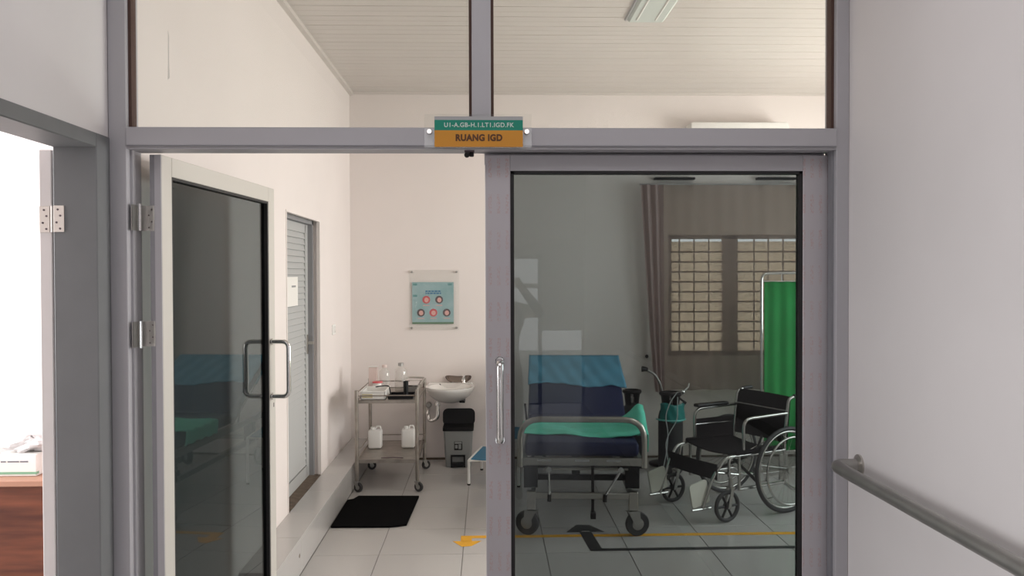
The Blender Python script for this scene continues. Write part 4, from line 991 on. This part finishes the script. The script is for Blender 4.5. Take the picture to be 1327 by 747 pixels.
for i in range(nu):
    for j in range(nv): bm.faces.new((V[i][j], V[(i+1) % nu][j], V[(i+1) % nu][j+1], V[i][j+1]))
bm.faces.new([V[i][0] for i in range(nu)][::-1]); bm.faces.new([V[i][nv] for i in range(nu)])
tag(obj('plastic_bag', bm, mat('grey_white_film', (.62, .60, .60), .4), None), 'crumpled greyish white plastic bag on top of the carton', 'bag')

# ================================================================ PHOTOGRAPHER (behind the camera, mirrored in the dark glass)
pe = thing('person', 'person in dark clothes raising a phone, mirrored faintly in the dark glass', 'person', (.10, -.42, 0))
def skin_mesh(verts, edges, radii, root=0, sub=2):
    me = bpy.data.meshes.new('tmp'); me.from_pydata(verts, edges, []); o = bpy.data.objects.new('tmp', me); C.objects.link(o)
    m = o.modifiers.new('s', 'SKIN'); m.use_smooth_shade = True
    for i, r in enumerate(radii):
        v = me.skin_vertices[0].data[i]; v.radius = r if isinstance(r, tuple) else (r, r); v.use_root = (i == root)
    s = o.modifiers.new('d', 'SUBSURF'); s.levels = s.render_levels = sub
    bpy.context.view_layer.update()
    out = bpy.data.meshes.new_from_object(o.evaluated_get(bpy.context.evaluated_depsgraph_get())); bpy.data.objects.remove(o); return out
V, E_, RR = [], [], []
def vx(p, r, par=None):
    V.append(p); RR.append(r)
    if par is not None: E_.append((par, len(V)-1))
    return len(V)-1
pel = vx((0, 0, .95), (.15, .10)); s1 = vx((0, .0, 1.10), (.135, .09), pel); s2 = vx((0, 0, 1.26), (.155, .10), s1); s3 = vx((0, 0, 1.39), (.15, .09), s2)
nk = vx((0, .01, 1.475), .055, s3); hd0 = vx((0, .03, 1.55), (.068, .075), nk); hd = vx((0, .035, 1.62), (.078, .095), hd0); hd2 = vx((0, .03, 1.69), (.06, .075), hd)
for s in (1, -1):
    hip = vx((s*.095, 0, .88), .085, pel); kn = vx((s*.11, .01, .50), .058, hip); an = vx((s*.115, -.01, .09), .040, kn); hl = vx((s*.12, .03, .05), (.042, .04), an); toe = vx((s*.13, .17, .035), (.042, .028), hl)
    sh = vx((s*.17, .0, 1.40), .060, s3)
    if s > 0: el = vx((.29, .13, 1.39), .043, sh); wr = vx((.125, .33, 1.60), .028, el); pm = vx((.095, .37, 1.645), (.038, .018), wr)
    else: el = vx((-.27, .14, 1.28), .043, sh); wr = vx((-.205, .33, 1.56), .028, el); pm = vx((-.165, .37, 1.62), (.038, .018), wr)
me = skin_mesh(V, E_, RR)
bo = bpy.data.objects.new('body', me); C.objects.link(bo); bo.parent = pe
me.materials.clear()
for m in ('skin', 'shirt', 'trouser', 'black'): me.materials.append(W[m])
for p_ in me.polygons:
    c = p_.center; i = 1
    if c.z > 1.455 and abs(c.x) < .10 and c.y < .15: i = 0
    elif c.y > .31 and c.z > 1.5: i = 0
    elif c.z < .08: i = 3
    elif c.z < .97: i = 2
    p_.material_index = i; p_.use_smooth = True
# fingers: curled round the ends of the phone
def fingers(s, base, name):
    V, E2, RR2 = [], [], []
    for k in range(4):
        bz = base[2]+.022-.016*k; bxv = base[0]
        i = len(V); L = (.9, 1, .95, .75)[k]
        V += [(bxv, base[1]-.006, bz), (bxv-s*.022*L, base[1]+.018, bz+.004), (bxv-s*.045*L, base[1]+.027, bz+.004), (bxv-s*.062*L, base[1]+.023, bz+.002)]
        RR2 += [.0095, .009, .008, .007]; E2 += [(i, i+1), (i+1, i+2), (i+2, i+3)]
        f = skin_mesh(V[i:i+4], [(0, 1), (1, 2), (2, 3)], [.0095, .009, .008, .007], 0, 1)
        o = bpy.data.objects.new('finger', f); C.objects.link(o); f.materials.clear(); f.materials.append(W['skin']); o.parent = pe
        for q in f.polygons: q.use_smooth = True
    t = skin_mesh([(base[0], base[1]-.01, base[2]-.025), (base[0]-s*.02, base[1]-.022, base[2]-.035), (base[0]-s*.045, base[1]-.026, base[2]-.028), (base[0]-s*.06, base[1]-.024, base[2]-.022)], [(0, 1), (1, 2), (2, 3)], [.012, .011, .010, .008], 0, 1)
    o = bpy.data.objects.new('thumb', t); C.objects.link(o); t.materials.clear(); t.materials.append(W['skin']); o.parent = pe
    for q in t.polygons: q.use_smooth = True
fingers(1, (.085, .38, 1.655), 'r'); fingers(-1, (-.165, .38, 1.65), 'l')
bm = NB(); bmesh.ops.create_icosphere(bm, subdivisions=3, radius=1)
for v in bm.verts:
    c = v.co; v.co = Vector((c.x*.088, c.y*.108+.018, c.z*.10+1.655))
bmesh.ops.delete(bm, geom=[v for v in bm.verts if (v.co.y > .085 and v.co.z < 1.70) or v.co.z < 1.575 or (v.co.y > .05 and v.co.z < 1.67)], context='VERTS')
obj('hair', bm, W['hair'], pe, local=True, smooth=True)
bm = NB(); prism(bm, [(-.014, 1.60), (.014, 1.60), (.006, 1.645), (-.006, 1.645)], XZ, .10, .145); obj('nose', bm, W['skin'], pe, local=True)
bm = NB()
for s in (-1, 1): lathe(bm, [(.012, 0), (.009, .006)], (s*.03, .122, 1.635), 'y', 10)
obj('eyes', bm, W['darkprint'], pe, local=True)
obj('mouth', BX(-.022, .022, .105, .122, 1.572, 1.580), W['red'], pe, local=True)
for s in (-1, 1): obj('ear', LT([(.008, -.022), (.013, 0), (.008, .022)], (s*.085, .03, 1.62), 'z', 8), W['skin'], pe, local=True)
pn = thing('phone', 'dark phone held up by the person mirrored in the glass', 'phone', (.04, -.03, 1.63))
obj('phone_body', BX(-.045, .108, -.034, -.026, 1.632, 1.706, .003), W['black'], pn)
obj('phone_screen', BX(-.040, .103, -.0345, -.0338, 1.637, 1.701), W['gasket'], pn)
